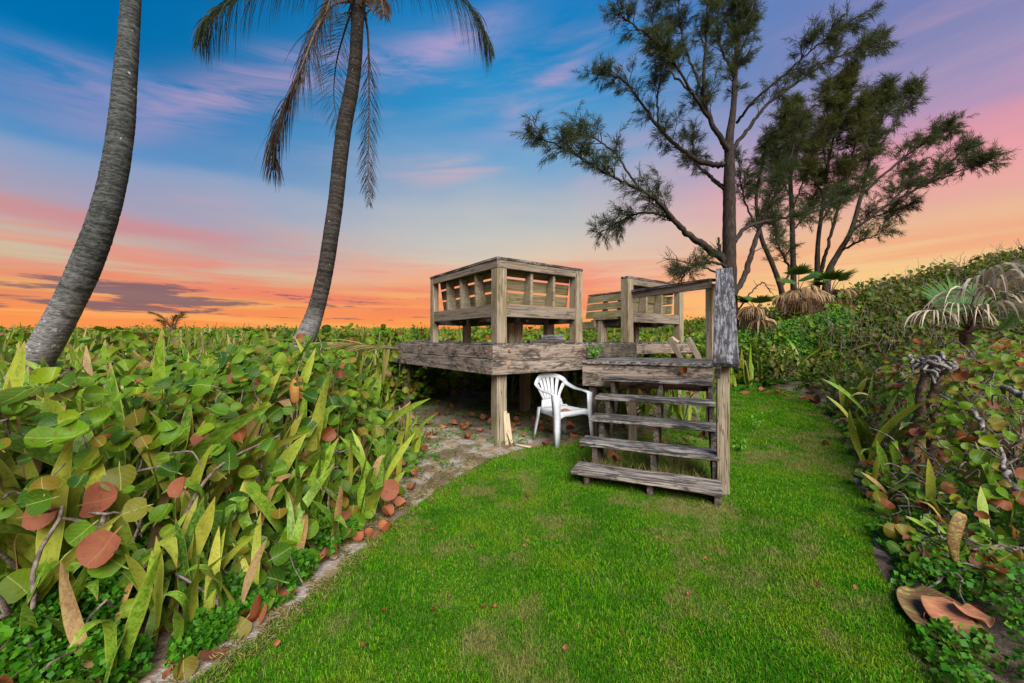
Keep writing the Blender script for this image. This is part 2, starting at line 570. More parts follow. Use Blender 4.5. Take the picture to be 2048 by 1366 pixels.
def leaf_mat(name, cols, rough=0.43, trans=0.30, veins=True, island=False, mottle=0.0, spec=0.17, tk=1.0, edgec=(0.36, 0.38, 0.08, 1)):
    """cols: list of base colours picked at random per leaf"""
    m, t, out = new_mat(name)
    if island:
        g = t.node('ShaderNodeNewGeometry')
        rnd = g.outputs['Random Per Island']
    else:
        oi = t.node('ShaderNodeObjectInfo')
        rnd = oi.outputs['Random']
    n = len(cols)
    c = t.ramp(rnd, [(i / max(1, n - 1) if n > 1 else 0, (*cc[:3], 1)) for i, cc in enumerate(cols)], 'LINEAR')
    uvn = t.node('ShaderNodeTexCoord')
    su = t.node('ShaderNodeSeparateXYZ')
    t.l.new(uvn.outputs['UV'], su.inputs[0])
    u, v = su.outputs[0], su.outputs[1]
    bmp = None
    rv = t.math('MULTIPLY', rnd, 71.0)
    if veins:
        au = t.math('ABSOLUTE', t.math('SUBTRACT', u, 0.5))
        mid = t.sm(au, 0.028, 0.010)
        ph = t.math('SUBTRACT', t.math('MULTIPLY', v, 5.0), t.math('MULTIPLY', au, 4.2))
        fr = t.math('ABSOLUTE', t.math('SUBTRACT', t.math('FRACT', ph), 0.5))
        sv = t.math('MULTIPLY', t.sm(fr, 0.06, 0.015), 0.6)
        vein = t.math('MAXIMUM', mid, sv)
        c = t.mix(t.math('MULTIPLY', vein, 0.7 if tk else 0.3), c, t.mix(0.55, c, (0.42, 0.50, 0.12, 1) if tk else (0.5, 0.3, 0.16, 1)))
        nz = t.noise(t.vec(t.math('ADD', u, rv), v, rv), 5.0, 4, 0.6)
        c = t.mix(t.math('MULTIPLY', t.sm(nz, 0.56, 0.70), 0.7), c, (0.13, 0.055, 0.018, 1))
        c = t.mix(t.math('MULTIPLY', t.sm(nz, 0.44, 0.30), 0.35), c, t.mix(0.5, c, (0.20, 0.26, 0.03, 1)))
        bmp = vein
    if mottle > 0:
        nz = t.noise(t.vec(t.math('ADD', t.math('MULTIPLY', u, 3.2), rv), t.math('MULTIPLY', v, 26.0), rv), 1.0, 4, 0.7, 0.9)
        c = t.mix(t.math('MULTIPLY', t.sm(nz, 0.50, 0.62), mottle), c, t.mix(0.55, c, (0.33, 0.40, 0.09, 1)))
        c = t.mix(t.math('MULTIPLY', t.sm(nz, 0.50, 0.38), mottle), c, t.mix(0.7, c, (0.014, 0.06, 0.010, 1) if tk else (0.10, 0.05, 0.02, 1)))
        edge = t.sm(t.math('ABSOLUTE', t.math('SUBTRACT', u, 0.5)), 0.43, 0.48)
        c = t.mix(t.math('MULTIPLY', edge, 0.6), c, edgec)
        tipm = t.sm(v, 0.93, 1.0)
        c = t.mix(t.math('MULTIPLY', tipm, 0.75), c, (0.40, 0.24, 0.08, 1))
        bmp = nz
    p = principled(t, c, rough, spec, bmp, 0.003, 0.35)
    if trans > 0:
        tr = t.node('ShaderNodeBsdfTranslucent')
        t.put(tr.inputs[0], t.mix(0.35, c, (0.30, 0.36, 0.02, 1)) if tk else c)
        mx = t.node('ShaderNodeMixShader')
        mx.inputs[0].default_value = trans
        t.l.new(p.outputs[0], mx.inputs[1])
        t.l.new(tr.outputs[0], mx.inputs[2])
        t.l.new(mx.outputs[0], out.inputs[0])
    else:
        t.l.new(p.outputs[0], out.inputs[0])
    return m


GREENS = [(0.012, 0.055, 0.008), (0.040, 0.125, 0.004), (0.105, 0.215, 0.005), (0.018, 0.075, 0.006), (0.175, 0.25, 0.006), (0.06, 0.155, 0.005), (0.10, 0.19, 0.006)]
OLIVES = [(0.13, 0.15, 0.010), (0.17, 0.11, 0.012), (0.085, 0.11, 0.008)]
RUSTS = [(0.15, 0.048, 0.013), (0.21, 0.060, 0.018), (0.11, 0.036, 0.012)]
SALMON = [(0.30, 0.092, 0.05), (0.24, 0.075, 0.038), (0.34, 0.12, 0.065)]
M_LG = leaf_mat('sea_grape_green', GREENS)
M_LO = leaf_mat('sea_grape_olive', OLIVES)
M_LR = leaf_mat('sea_grape_rust', RUSTS, tk=0)
M_LS = leaf_mat('sea_grape_salmon', SALMON, tk=0, rough=0.7)
M_FALL = leaf_mat('fallen_leaf_brown', [(0.30, 0.095, 0.04), (0.20, 0.062, 0.03), (0.36, 0.14, 0.06), (0.15, 0.05, 0.028)], tk=0, rough=0.75, trans=0.05)
M_SNAKE = leaf_mat('snake_plant_green', [(0.05, 0.14, 0.012), (0.105, 0.215, 0.012), (0.17, 0.275, 0.016), (0.07, 0.165, 0.014)], veins=False, mottle=0.75, trans=0.15)
M_SNAKE_Y = leaf_mat('snake_plant_yellow', [(0.24, 0.30, 0.022), (0.33, 0.31, 0.04), (0.20, 0.28, 0.022)], veins=False, mottle=0.5, trans=0.15)
M_DRY = leaf_mat('dry_strap_leaf', [(0.34, 0.21, 0.085), (0.26, 0.135, 0.05), (0.38, 0.27, 0.14)], veins=False, mottle=0.6, trans=0.1, tk=0, rough=0.8, edgec=(0.30, 0.17, 0.06, 1))
MIXED = GREENS + OLIVES[:2] + [(0.26, 0.16, 0.07)] + GREENS[1:] + [(0.19, 0.26, 0.02)] + RUSTS[:1] + GREENS[2:5] + [(0.20, 0.19, 0.03)]
M_THICK = leaf_mat('thicket_leaves', MIXED, island=True, veins=False)
M_HILL = leaf_mat('hill_thicket_leaves', [(0.022, 0.055, 0.006), (0.055, 0.110, 0.008), (0.10, 0.155, 0.010), (0.032, 0.075, 0.007), (0.12, 0.10, 0.02), (0.065, 0.12, 0.008), (0.14, 0.08, 0.025), (0.08, 0.115, 0.012)], island=True, veins=False)
M_COVER = leaf_mat('ground_cover_leaves', [(0.012, 0.07, 0.004), (0.035, 0.16, 0.006), (0.085, 0.24, 0.010), (0.022, 0.11, 0.006)], island=True, veins=False, rough=0.5, trans=0.3)
M_WEED = leaf_mat('weed_leaves', [(0.08, 0.25, 0.02), (0.12, 0.30, 0.03)], island=True, veins=False)
M_TUSSOCK = leaf_mat('dry_blades', [(0.30, 0.24, 0.08), (0.20, 0.19, 0.05), (0.40, 0.32, 0.13)], island=True, veins=False, tk=0)
M_CASU = leaf_mat('pine_needles', [(0.022, 0.036, 0.018), (0.036, 0.054, 0.024), (0.050, 0.064, 0.026), (0.030, 0.038, 0.018)], island=True, veins=False, rough=0.7, trans=0.2, spec=0.15)
M_CASU2 = leaf_mat('pine_needles_olive', [(0.042, 0.050, 0.014), (0.070, 0.066, 0.018), (0.030, 0.042, 0.016)], island=True, veins=False, rough=0.7, trans=0.2, spec=0.15)
M_FROND = leaf_mat('palm_leaflets', [(0.020, 0.036, 0.014), (0.034, 0.050, 0.015), (0.050, 0.050, 0.018)], island=True, veins=False, rough=0.5, trans=0.2)
M_FRONDB = leaf_mat('brown_palm_leaflets', [(0.055, 0.028, 0.014), (0.030, 0.020, 0.011), (0.035, 0.032, 0.014)], island=True, veins=False, rough=0.7, trans=0.15, tk=0)
M_FANDRY = leaf_mat('dry_fan_leaflets', [(0.44, 0.38, 0.30), (0.34, 0.28, 0.20), (0.50, 0.42, 0.32), (0.26, 0.19, 0.12)], island=True, veins=False, rough=0.8, trans=0.1, tk=0)
M_FANBROWN = leaf_mat('brown_fan_leaflets', [(0.28, 0.17, 0.085), (0.20, 0.12, 0.06), (0.36, 0.26, 0.15)], island=True, veins=False, rough=0.8, trans=0.1, tk=0)
M_FAN = leaf_mat('green_fan_leaflets', [(0.035, 0.10, 0.018), (0.05, 0.13, 0.02), (0.07, 0.15, 0.025)], island=True, veins=False, rough=0.5, trans=0.25)


def bark_mat(name, a, b, scale=(3, 3, 3), sc=6.0, bumpd=0.01):
    m, t, out = new_mat(name)
    tcn = t.node('ShaderNodeTexCoord')
    n1 = t.noise(t.vmul(tcn.outputs['Object'], scale), sc, 6, 0.68, 0.3)
    n2 = t.noise(tcn.outputs['Object'], 2.0, 3, 0.5)
    c = t.mix(t.sm(n1, 0.35, 0.68), a, b)
    c = t.mix(t.math('MULTIPLY', t.sm(n2, 0.5, 0.7), 0.4), c, a)
    p = principled(t, c, 0.9, 0.2, n1, bumpd, 0.8)
    t.l.new(p.outputs[0], out.inputs[0])
    return m


M_BARK = bark_mat('pine_bark', (0.016, 0.012, 0.010, 1), (0.055, 0.040, 0.031, 1), (3, 3, 0.8), 8.0, 0.02)
M_TWIG = bark_mat('grey_twig_bark', (0.07, 0.05, 0.04, 1), (0.25, 0.20, 0.165, 1), (3, 3, 3), 14.0)
M_STEM = bark_mat('brown_stem_bark', (0.05, 0.032, 0.022, 1), (0.17, 0.12, 0.085, 1), (3, 3, 3), 12.0)
M_LOG = bark_mat('driftwood_grey', (0.06, 0.05, 0.045, 1), (0.33, 0.30, 0.28, 1), (2, 9, 9), 5.0)


def palm_trunk_mat(name, a, b):
    m, t, out = new_mat(name)
    uvn = t.node('ShaderNodeTexCoord')
    su = t.node('ShaderNodeSeparateXYZ')
    t.l.new(uvn.outputs['UV'], su.inputs[0])
    v = su.outputs[1]
    ob = uvn.outputs['Object']
    wig = t.noise(ob, 3.0, 3, 0.5)
    ring = t.noise(t.vec(t.math('ADD', t.math('MULTIPLY', v, 26.0), t.math('MULTIPLY', wig, 2.4)), t.math('MULTIPLY', su.outputs[0], 1.2), 0.0), 1.0, 2, 0.5)
    fib = t.noise(t.vmul(ob, (22.0, 22.0, 60.0)), 1.0, 4, 0.7)
    f = t.math('ADD', t.math('MULTIPLY', ring, 0.45), t.math('MULTIPLY', fib, 0.75))
    c = t.mix(t.sm(f, 0.48, 0.76), a, b)
    so = t.node('ShaderNodeSeparateXYZ')
    t.l.new(ob, so.inputs[0])
    low = t.sm(t.math('ADD', so.outputs[2], t.math('MULTIPLY', wig, 1.2)), 2.75, 1.9)
    c = t.mix(t.math('MULTIPLY', low, 0.8), c, t.mix(t.sm(f, 0.45, 0.7), (0.10, 0.098, 0.095, 1), (0.26, 0.25, 0.24, 1)))
    lich = t.noise(ob, 19.0, 4, 0.6)
    c = t.mix(t.math('MULTIPLY', t.sm(t.math('ADD', lich, t.math('MULTIPLY', low, 0.07)), 0.69, 0.71), 0.75), c, (0.45, 0.46, 0.44, 1))
    dark = t.noise(ob, 7.0, 4, 0.6)
    c = t.mix(t.math('MULTIPLY', t.sm(dark, 0.60, 0.72), 0.7), c, (0.02, 0.018, 0.016, 1))
    p = principled(t, c, 0.9, 0.2, f, 0.02, 0.8)
    t.l.new(p.outputs[0], out.inputs[0])
    return m


M_PALM1 = palm_trunk_mat('grey_palm_trunk', (0.020, 0.023, 0.021, 1), (0.092, 0.098, 0.090, 1))
M_PALM2 = palm_trunk_mat('brown_palm_trunk', (0.012, 0.011, 0.009, 1), (0.066, 0.056, 0.045, 1))


def ground_mat():
    m, t, out = new_mat('dune_soil')
    tcn = t.node('ShaderNodeTexCoord')
    ob = tcn.outputs['Object']
    n1 = t.noise(ob, 1.6, 5, 0.6)
    n2 = t.noise(ob, 9.0, 5, 0.7)
    n3 = t.noise(ob, 60.0, 3, 0.7)
    c = t.mix(t.sm(n2, 0.35, 0.65), (0.075, 0.048, 0.030, 1), (0.19, 0.13, 0.085, 1))
    c = t.mix(t.math('MULTIPLY', t.sm(n1, 0.45, 0.62), 0.75), c, (0.26, 0.215, 0.17, 1))
    c = t.mix(t.math('MULTIPLY', t.sm(n2, 0.56, 0.66), 0.6), c, (0.045, 0.075, 0.014, 1))
    c = t.mix(t.math('MULTIPLY', t.sm(n3, 0.58, 0.72), 0.5), c, (0.34, 0.28, 0.21, 1))
    p = principled(t, c, 0.95, 0.1, t.math('ADD', n2, t.math('MULTIPLY', n3, 0.5)), 0.03, 0.8)
    t.l.new(p.outputs[0], out.inputs[0])
    return m


def sand_mat():
    m, t, out = new_mat('grey_sand')
    tcn = t.node('ShaderNodeTexCoord')
    ob = tcn.outputs['Object']
    n2 = t.noise(ob, 6.0, 5, 0.65)
    n3 = t.noise(ob, 85.0, 3, 0.7)
    n1 = t.noise(ob, 2.3, 4, 0.6)
    c = t.mix(t.sm(n3, 0.3, 0.7), (0.23, 0.195, 0.16, 1), (0.44, 0.385, 0.33, 1))
    c = t.mix(t.math('MULTIPLY', t.sm(n2, 0.46, 0.58), 0.85), c, (0.25, 0.165, 0.07, 1))
    c = t.mix(t.math('MULTIPLY', t.sm(n1, 0.47, 0.57), 0.85), c, (0.13, 0.085, 0.05, 1))
    c = t.mix(t.math('MULTIPLY', t.sm(n2, 0.42, 0.34), 0.5), c, (0.06, 0.085, 0.02, 1))
    p = principled(t, c, 0.95, 0.1, t.math('ADD', n2, t.math('MULTIPLY', n3, 0.6)), 0.02, 0.8)
    t.l.new(p.outputs[0], out.inputs[0])
    return m


def lawn_color(t, vecsock):
    """where the turf is lush, worn or dry"""
    n1 = t.noise(vecsock, 1.1, 4, 0.6)
    n2 = t.noise(vecsock, 4.2, 4, 0.65)
    dry = t.math('ADD', t.math('MULTIPLY', n1, 0.6), t.math('MULTIPLY', n2, 0.5))
    return n1, t.sm(dry, 0.54, 0.66)


def lawn_mat():
    m, t, out = new_mat('lawn_turf')
    tcn = t.node('ShaderNodeTexCoord')
    ob = tcn.outputs['Object']
    n1, dry = lawn_color(t, ob)
    n3 = t.noise(ob, 90.0, 3, 0.7)
    c = t.mix(t.sm(n3, 0.3, 0.7), (0.035, 0.085, 0.006, 1), (0.095, 0.17, 0.012, 1))
    c = t.mix(t.math('MULTIPLY', dry, 0.8), c, (0.20, 0.165, 0.06, 1))
    p = principled(t, c, 0.95, 0.1, n3, 0.02, 0.8)
    t.l.new(p.outputs[0], out.inputs[0])
    return m


def grass_mat():
    m, t, out = new_mat('grass_blades')
    g = t.node('ShaderNodeNewGeometry')
    rnd = g.outputs['Random Per Island']
    tcn = t.node('ShaderNodeTexCoord')
    n1, dry = lawn_color(t, tcn.outputs['Object'])
    c = t.ramp(rnd, [(0, (0.012, 0.090, 0.001, 1)), (0.35, (0.040, 0.21, 0.002, 1)), (0.7, (0.095, 0.32, 0.003, 1)), (0.93, (0.24, 0.38, 0.012, 1)), (1, (0.38, 0.33, 0.11, 1))])
    nb = t.noise(tcn.outputs['Object'], 2.6, 5, 0.65)
    c = t.mix(t.math('MULTIPLY', t.sm(nb, 0.51, 0.38), 0.8), c, t.mix(0.65, c, (0.018, 0.13, 0.003, 1)))
    c = t.mix(t.math('MULTIPLY', t.sm(nb, 0.52, 0.62), 0.75), c, t.mix(0.6, c, (0.21, 0.27, 0.012, 1)))
    c = t.mix(t.math('MULTIPLY', t.sm(n1, 0.42, 0.62), 0.5), c, t.mix(0.5, c, (0.13, 0.20, 0.012, 1)))
    c = t.mix(t.math('MULTIPLY', dry, t.math('ADD', 0.25, t.math('MULTIPLY', rnd, 0.65))), c, (0.30, 0.235, 0.085, 1))
    p = principled(t, c, 0.8, 0.08)
    tr = t.node('ShaderNodeBsdfTranslucent')
    t.put(tr.inputs[0], c)
    mx = t.node('ShaderNodeMixShader')
    mx.inputs[0].default_value = 0.3
    t.l.new(p.outputs[0], mx.inputs[1])
    t.l.new(tr.outputs[0], mx.inputs[2])
    t.l.new(mx.outputs[0], out.inputs[0])
    return m


def plain_mat(name, col, rough=0.5, spec=0.4, dirt=None):
    m, t, out = new_mat(name)
    c = col
    n = None
    if dirt:
        tcn = t.node('ShaderNodeTexCoord')
        n = t.noise(tcn.outputs['Object'], 9.0, 5, 0.65)
        c = t.mix(t.math('MULTIPLY', t.sm(n, 0.48, 0.72), 0.5), col, dirt)
    p = principled(t, c, rough, spec, n, 0.002, 0.15)
    t.l.new(p.outputs[0], out.inputs[0])
    return m


M_CHAIR = plain_mat('white_plastic', (0.50, 0.515, 0.535, 1), 0.45, 0.4, (0.36, 0.36, 0.33, 1))
M_BOLT = plain_mat('rusty_bolt', (0.20, 0.085, 0.035, 1), 0.8, 0.3, (0.05, 0.03, 0.02, 1))

# ================================================================== SETTING
def grid_sheet(name, xs, ys, zoff, mat, kind):
    X, Y = np.meshgrid(xs, ys)
    Z = ground_h(X, Y) + zoff
    n, m = len(ys), len(xs)
    V = np.stack([X, Y, Z], -1).reshape(-1, 3)
    i = np.arange(n - 1)[:, None] * m + np.arange(m - 1)[None, :]
    Fq = np.stack([i, i + 1, i + m + 1, i + m], -1).reshape(-1, 4)
    return link(name, mesh_from(name, V, Fq, None, mat, True), None, None, kind)


def spaced(a, b, dense_a, dense_b, step, coarse):
    return np.unique(np.concatenate([np.linspace(a, dense_a, coarse), np.arange(dense_a, dense_b, step), np.linspace(dense_b, b, coarse)]))


grid_sheet('ground', spaced(-900, 900, -30, 40, 0.5, 14), spaced(-300, 1800, -3, 60, 0.5, 16), 0.0, ground_mat(), 'structure')


def strip_sheet(name, rows, mat, zoff, nx=14, kind='structure'):
    """rows: list of (y, x0, x1) -> draped sheet"""
    V = []
    for y, a, b in rows:
        for k in range(nx):
            x = a + (b - a) * k / (nx - 1)
            V.append((x, y, gh(x, y) + zoff))
    n = len(rows)
    i = np.arange(n - 1)[:, None] * nx + np.arange(nx - 1)[None, :]
    Fq = np.stack([i, i + 1, i + nx + 1, i + nx], -1).reshape(-1, 4)
    return link(name, mesh_from(name, np.array(V), Fq, None, mat, True), None, None, kind)


def lawn_left(Y):
    """left edge of the turf (world x) at depth Y"""
    return np.interp(Y, [0.2, 1.0, 1.43, 1.83, 2.42, 2.97, 3.63, 4.1, 4.5, 4.62, 5.0, 6.0, 8.9], [-1.42, -1.33, -1.165, -0.99, -0.89, -0.715, -0.47, -0.22, 0.12, 0.45, 1.5, 2.9, 4.6])


def lawn_right(Y):
    return bxr(Y) - 0.05 + 0.05 * np.sin(Y * 5.0)


def wob1(y, a, f, ph):
    return a * math.sin(y * f + ph) + 0.6 * a * math.sin(y * f * 2.7 + ph * 2)


rows = [(y, float(lawn_left(y)) + wob1(y, 0.02, 9, 0.4), float(lawn_right(y))) for y in np.arange(0.2, 8.9, 0.08)]
strip_sheet('lawn', rows, lawn_mat(), 0.008, 20)
# bare sandy strip between thicket and turf, widening under the deck
rows = []
for y in np.arange(0.9, 5.6, 0.07):
    a = float(bxl(y)) - 0.12 + wob1(y, 0.03, 7, 1.0)
    b = float(lawn_left(min(y, 4.55))) + 0.05
    if y > 4.4:
        b = min(b, 0.25)
    rows.append((y, a, b))
strip_sheet('sand_strip', rows, sand_mat(), 0.004, 10)

# ================================================================== DECK
E1 = Vector((-0.586, 0.810, 0))
E2 = Vector((0.810, 0.586, 0))
UP = Vector((0, 0, 1))
P0 = Vector((-0.21, 4.58, 0))
ZD = 1.19
LA, LB = 3.25, 4.28


def dp(a, b, z):
    """deck frame point: a along the left edge, b along the front edge"""
    return P0 + E1 * a + E2 * b + UP * z


deck = thing('raised_deck', 'raised square timber deck with stained double fascia boards on square posts', 'deck', P0)
# fascia
f = 0.038
board('fascia_board', dp(0.0, -f / 2, 1.107), dp(LA, -f / 2, 1.107), f, 0.160, W_FASC, deck)
board('fascia_board', dp(-0.05, -f / 2 - 0.020, 0.932), dp(LA + 0.04, -f / 2 - 0.020, 0.932), f, 0.175, W_FASC, deck)
board('fascia_board', dp(-f / 2, -f - 0.002, 1.105), dp(-f / 2, 1.50, 1.105), f, 0.165, W_FASC, deck)
board('fascia_board', dp(-f / 2 - 0.020, -f - 0.016, 0.932), dp(-f / 2 - 0.020, 1.47, 0.932), f, 0.175, W_FASC, deck)
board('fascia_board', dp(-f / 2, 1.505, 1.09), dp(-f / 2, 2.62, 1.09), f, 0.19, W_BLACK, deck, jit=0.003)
board('fascia_board', dp(-f / 2, 2.625, 1.105), dp(-f / 2, LB, 1.105), f, 0.155, W_FASC, deck)
board('fascia_board', dp(0, LB + f / 2, 1.105), dp(LA, LB + f / 2, 1.105), f, 0.165, W_FASC, deck)
board('fascia_board', dp(LA + f / 2, 0, 1.105), dp(LA + f / 2, LB, 1.105), f, 0.165, W_FASC, deck)
b0 = 0.003
while b0 < LB - 0.05:
    w_ = min(0.138, LB - b0 - 0.003)
    board('deck_plank', dp(0.002, b0 + w_ / 2, ZD + random.uniform(-0.003, 0.002)), dp(LA - 0.002, b0 + w_ / 2, ZD + random.uniform(-0.003, 0.002)), w_, 0.034, W_DARK, deck)
    b0 += 0.145
for a in np.linspace(0.35, LA - 0.3, 6):
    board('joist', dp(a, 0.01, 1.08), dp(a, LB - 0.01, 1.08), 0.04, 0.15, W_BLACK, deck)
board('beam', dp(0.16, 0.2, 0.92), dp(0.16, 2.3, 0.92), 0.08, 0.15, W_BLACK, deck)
for a, b in ((0.09, 0.13), (3.05, 0.10), (1.5, 1.62), (1.6, 2.6), (3.05, 2.1), (3.05, 4.1), (0.2, 4.1), (1.6, 4.1)):
    board('post', dp(a, b, -0.05), dp(a, b, 1.0), 0.14 if (a, b) != (3.05, 0.10) else 0.12, 0.14 if (a, b) != (3.05, 0.10) else 0.12, W_POST, deck, up=E2, bev=0.008)


def bolt(p, n, parent, r=0.021):
    bm = bmesh.new()
    bmesh.ops.create_cone(bm, segments=10, radius1=r, radius2=r * 0.72, depth=0.014, cap_ends=True)
    me = bm_mesh('bolt', bm, M_BOLT)
    q = Vector(n).to_track_quat('Z', 'Y').to_matrix().to_4x4()
    q.translation = Vector(p)
    link('bolt', me, parent, q)


for a, z in ((0.09, 0.90), (0.11, 1.11), (1.5, 0.93), (2.95, 0.92), (2.9, 1.1), (2.1, 1.11)):
    bolt(dp(a, -f - (0.022 if z < 1 else 0.008), z), -E2, deck)
for b, z in ((0.17, 0.93), (0.19, 1.12), (1.35, 0.93), (1.38, 1.11)):
    bolt(dp(-f - (0.022 if z < 1 else 0.008), b, z), -E1, deck)


# ================================================================== BENCHES
def bench_arm(parent, C, d, n, L, corner_w, end_w, nb, corner_inset, end_inset, make_corner=True, own_end=True):
    """one straight run of the built-in bench. C outer corner (z=0), d along, n inward"""
    def q(s, m, z):
        return C + d * s + n * m + UP * z
    # cap and top rail
    board('cap_rail', q(0.0 if make_corner else 0.145, 0.066, 2.222), q(L, 0.066, 2.222), 0.145, 0.034, W_DARK, parent)
    board('top_rail', q(0.0 if make_corner else 0.04, 0.019, 2.157), q(L - (end_w if own_end else 0), 0.019, 2.157), 0.037, 0.092, W_RAIL, parent)
    board('low_rail', q(corner_w, 0.019 + 0.012, 1.607), q(L - end_w if own_end else L, 0.031, 1.607), 0.037, 0.155, W_RAIL, parent)
    if make_corner:
        board('post', q(corner_w / 2, corner_w / 2 + 0.002, ZD + 0.018), q(corner_w / 2, corner_w / 2 + 0.002, 2.108), corner_w, corner_w, W_POST, parent, up=n, bev=0.008)
    if own_end:
        board('post', q(L - end_w / 2, end_w / 2, ZD + 0.018), q(L - end_w / 2, end_w / 2, 2.203), end_w, end_w, W_POST, parent, up=n, bev=0.006)
    # tapering braces that carry the leaning back slats
    lo, hi = corner_w + 0.02, L - end_w
    for k in range(nb):
        s = lo + (hi - lo) * (k + 1) / (nb + 1)
        pts = [q(s, 0.052, 1.60), q(s, 0.235, 1.60), q(s, 0.155, 2.185), q(s, 0.045, 2.185)]
        pts = [q(s, 0.052, 1.69), q(s, 0.215, 1.69), q(s, 0.150, 2.10), q(s, 0.042, 2.10)]
        prism('brace', pts, d * 0.04, W_POST, parent)
    # leaning back slats
    dirn = (n * (-0.074) + UP * 0.47).normalized()
    for z0, z1 in ((2.047, 2.187), (1.880, 2.020), (1.713, 1.853)):
        zc = (z0 + z1) / 2
        m = 0.168 + (2.10 - zc) * 0.157
        me_up = dirn
        board('back_slat', q(corner_inset, m, zc), q(L - end_inset, m, zc), 0.026, z1 - z0, W_SLAT, parent, up=me_up)
    # seat planks and front apron
    for k in range(4):
        m = 0.30 + k * 0.112
        board('seat_plank', q(corner_inset + 0.1, m, 1.600), q(L - 0.01, m, 1.600), 0.104, 0.034, W_SLAT, parent)
    board('seat_rail', q(corner_inset + 0.45, 0.695, 1.545), q(L, 0.695, 1.545), 0.036, 0.145, W_SLAT, parent)
    for s in (corner_inset + 0.5, L - 0.10):
        board('leg', q(s, 0.60, ZD + 0.018), q(s, 0.60, 1.58), 0.09, 0.14, W_POST, parent, up=d)
    for s in (0.5, L - 0.12):
        board('bearer', q(s, 0.06, 1.53), q(s, 0.67, 1.53), 0.038, 0.10, W_BLACK, parent)


benchA = thing('corner_bench', 'L-shaped slatted timber bench on near deck corner, back turned to the lawn', 'bench', dp(0, 0, ZD), 'built-in deck benches')
CA = dp(0.020, 0.060, 0)
bench_arm(benchA, CA, E1, E2, 1.90, 0.14, 0.10, 3, 0.10, 0.04)
bench_arm(benchA, CA, E2, E1, 1.43, 0.14, 0.13, 2, 0.24, 0.10, make_corner=False)
benchB = thing('corner_bench', 'L-shaped slatted timber bench at far side of the deck beside stair handrail', 'bench', dp(0, 2.6, ZD), 'built-in deck benches')
CB = dp(0.020, 4.04, 0)
bench_arm(benchB, CB, -E2, E1, 1.56, 0.12, 0.14, 2, 0.24, 0.16)
bench_arm(benchB, CB, E1, -E2, 2.16, 0.12, 0.10, 4, 0.10, 0.02, make_corner=False, own_end=False)

# ================================================================== STAIRS
S0 = Vector((0.498, 3.357, 0))
ST = Vector((0.9096, -0.4155, 0))
SN = Vector((0.4155, 0.9096, 0))
SL, SU, SZ, SR = 1.154, 0.308, 0.1357, 0.1715


def sp_(t, n, z):
    return S0 + ST * t + SN * n + UP * z


stairs = thing('timber_stairs', 'open-riser timber stairs with five mildewed treads and a landing', 'stairs', S0)
for i in range(5):
    z = SZ + SR * i - 0.019
    L1 = SL if i == 0 else (SL + 0.0 if i == 1 else SL - 0.005)
    L0 = (0.0, -0.01, 0.012, 0.0, 0.006)[i]
    tr = board('tread', sp_(L0, SU * i + 0.137, z + random.uniform(-.003, .003)), sp_(L1, SU * i + 0.137, z + random.uniform(-.003, .003)), 0.272 if i != 1 else 0.262, 0.040, (W_TREAD, W_DARK, W_DARK, W_DARK, W_DARK)[i], stairs, jit=0.0035, bev=0.006)
# three saw-tooth stringers
for t in (0.11, 0.62, 1.10):
    pts = []
    for i in range(5):
        top = SZ + SR * i - 0.041
        pts.append(sp_(t, SU * i + 0.03, (SZ + SR * (i - 1) - 0.041) if i else 0.0))
        pts.append(sp_(t, SU * i + 0.03, top))
    pts.append(sp_(t, SU * 5 + 0.02, SZ + SR * 4 - 0.041))
    pts.append(sp_(t, SU * 5 + 0.02, SZ + SR * 4 - 0.28))
    for i in range(4, 0, -1):
        pts.append(sp_(t, SU * i + 0.22, max(0.0, SZ + SR * (i - 1) - 0.19)))
    pts.append(sp_(t, 0.26, 0.0))
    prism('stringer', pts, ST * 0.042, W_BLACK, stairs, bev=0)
ZL = SZ + SR * 5
# landing: boards parallel to the treads, cut to the deck edge
NF = SU * 5


def clip_poly(poly, fn):
    out = []
    for i in range(len(poly)):
        a, b = poly[i], poly[(i + 1) % len(poly)]
        fa, fb = fn(a), fn(b)
        if fa >= 0:
            out.append(a)
        if (fa >= 0) != (fb >= 0):
            k = fa / (fa - fb)
            out.append((a[0] + (b[0] - a[0]) * k, a[1] + (b[1] - a[1]) * k))
    return out


def in_front_of_deck(p):
    P = sp_(p[0], p[1], 0) - P0
    return -(P.dot(E1)) - 0.045


n0 = NF - 0.02
for k in range(9):
    poly = [(-0.30, n0), (SL + 0.05, n0), (SL + 0.05, n0 + 0.135), (-0.30, n0 + 0.135)]
    poly = clip_poly(poly, in_front_of_deck)
    if len(poly) >= 3:
        prism('landing_plank', [sp_(a, b, ZL - 0.036) for a, b in poly], UP * 0.036, W_DARK, stairs, bev=0.003)
    n0 += 0.14
board('landing_fascia', sp_(-0.29, NF + 0.02, ZL - 0.175), sp_(SL + 0.0, NF + 0.02, ZL - 0.175), 0.038, 0.27, W_FASC, stairs, jit=0.002)
board('landing_side', sp_(-0.27, NF + 0.045, ZL - 0.15), sp_(-0.27, NF + 0.53, ZL - 0.15), 0.036, 0.22, W_BLACK, stairs)
board('landing_post', sp_(-0.17, NF + 0.09, -0.02), sp_(-0.17, NF + 0.09, ZL - 0.04), 0.09, 0.09, W_BLACK, stairs, up=ST)
board('landing_post', sp_(0.30, NF + 0.10, -0.02), sp_(0.30, NF + 0.10, ZL - 0.04), 0.09, 0.09, W_POST, stairs, up=ST)
board('landing_post', sp_(SL - 0.0, NF + 0.70, -0.02), sp_(SL, NF + 0.70, ZL - 0.04), 0.09, 0.09, W_BLACK, stairs, up=ST)

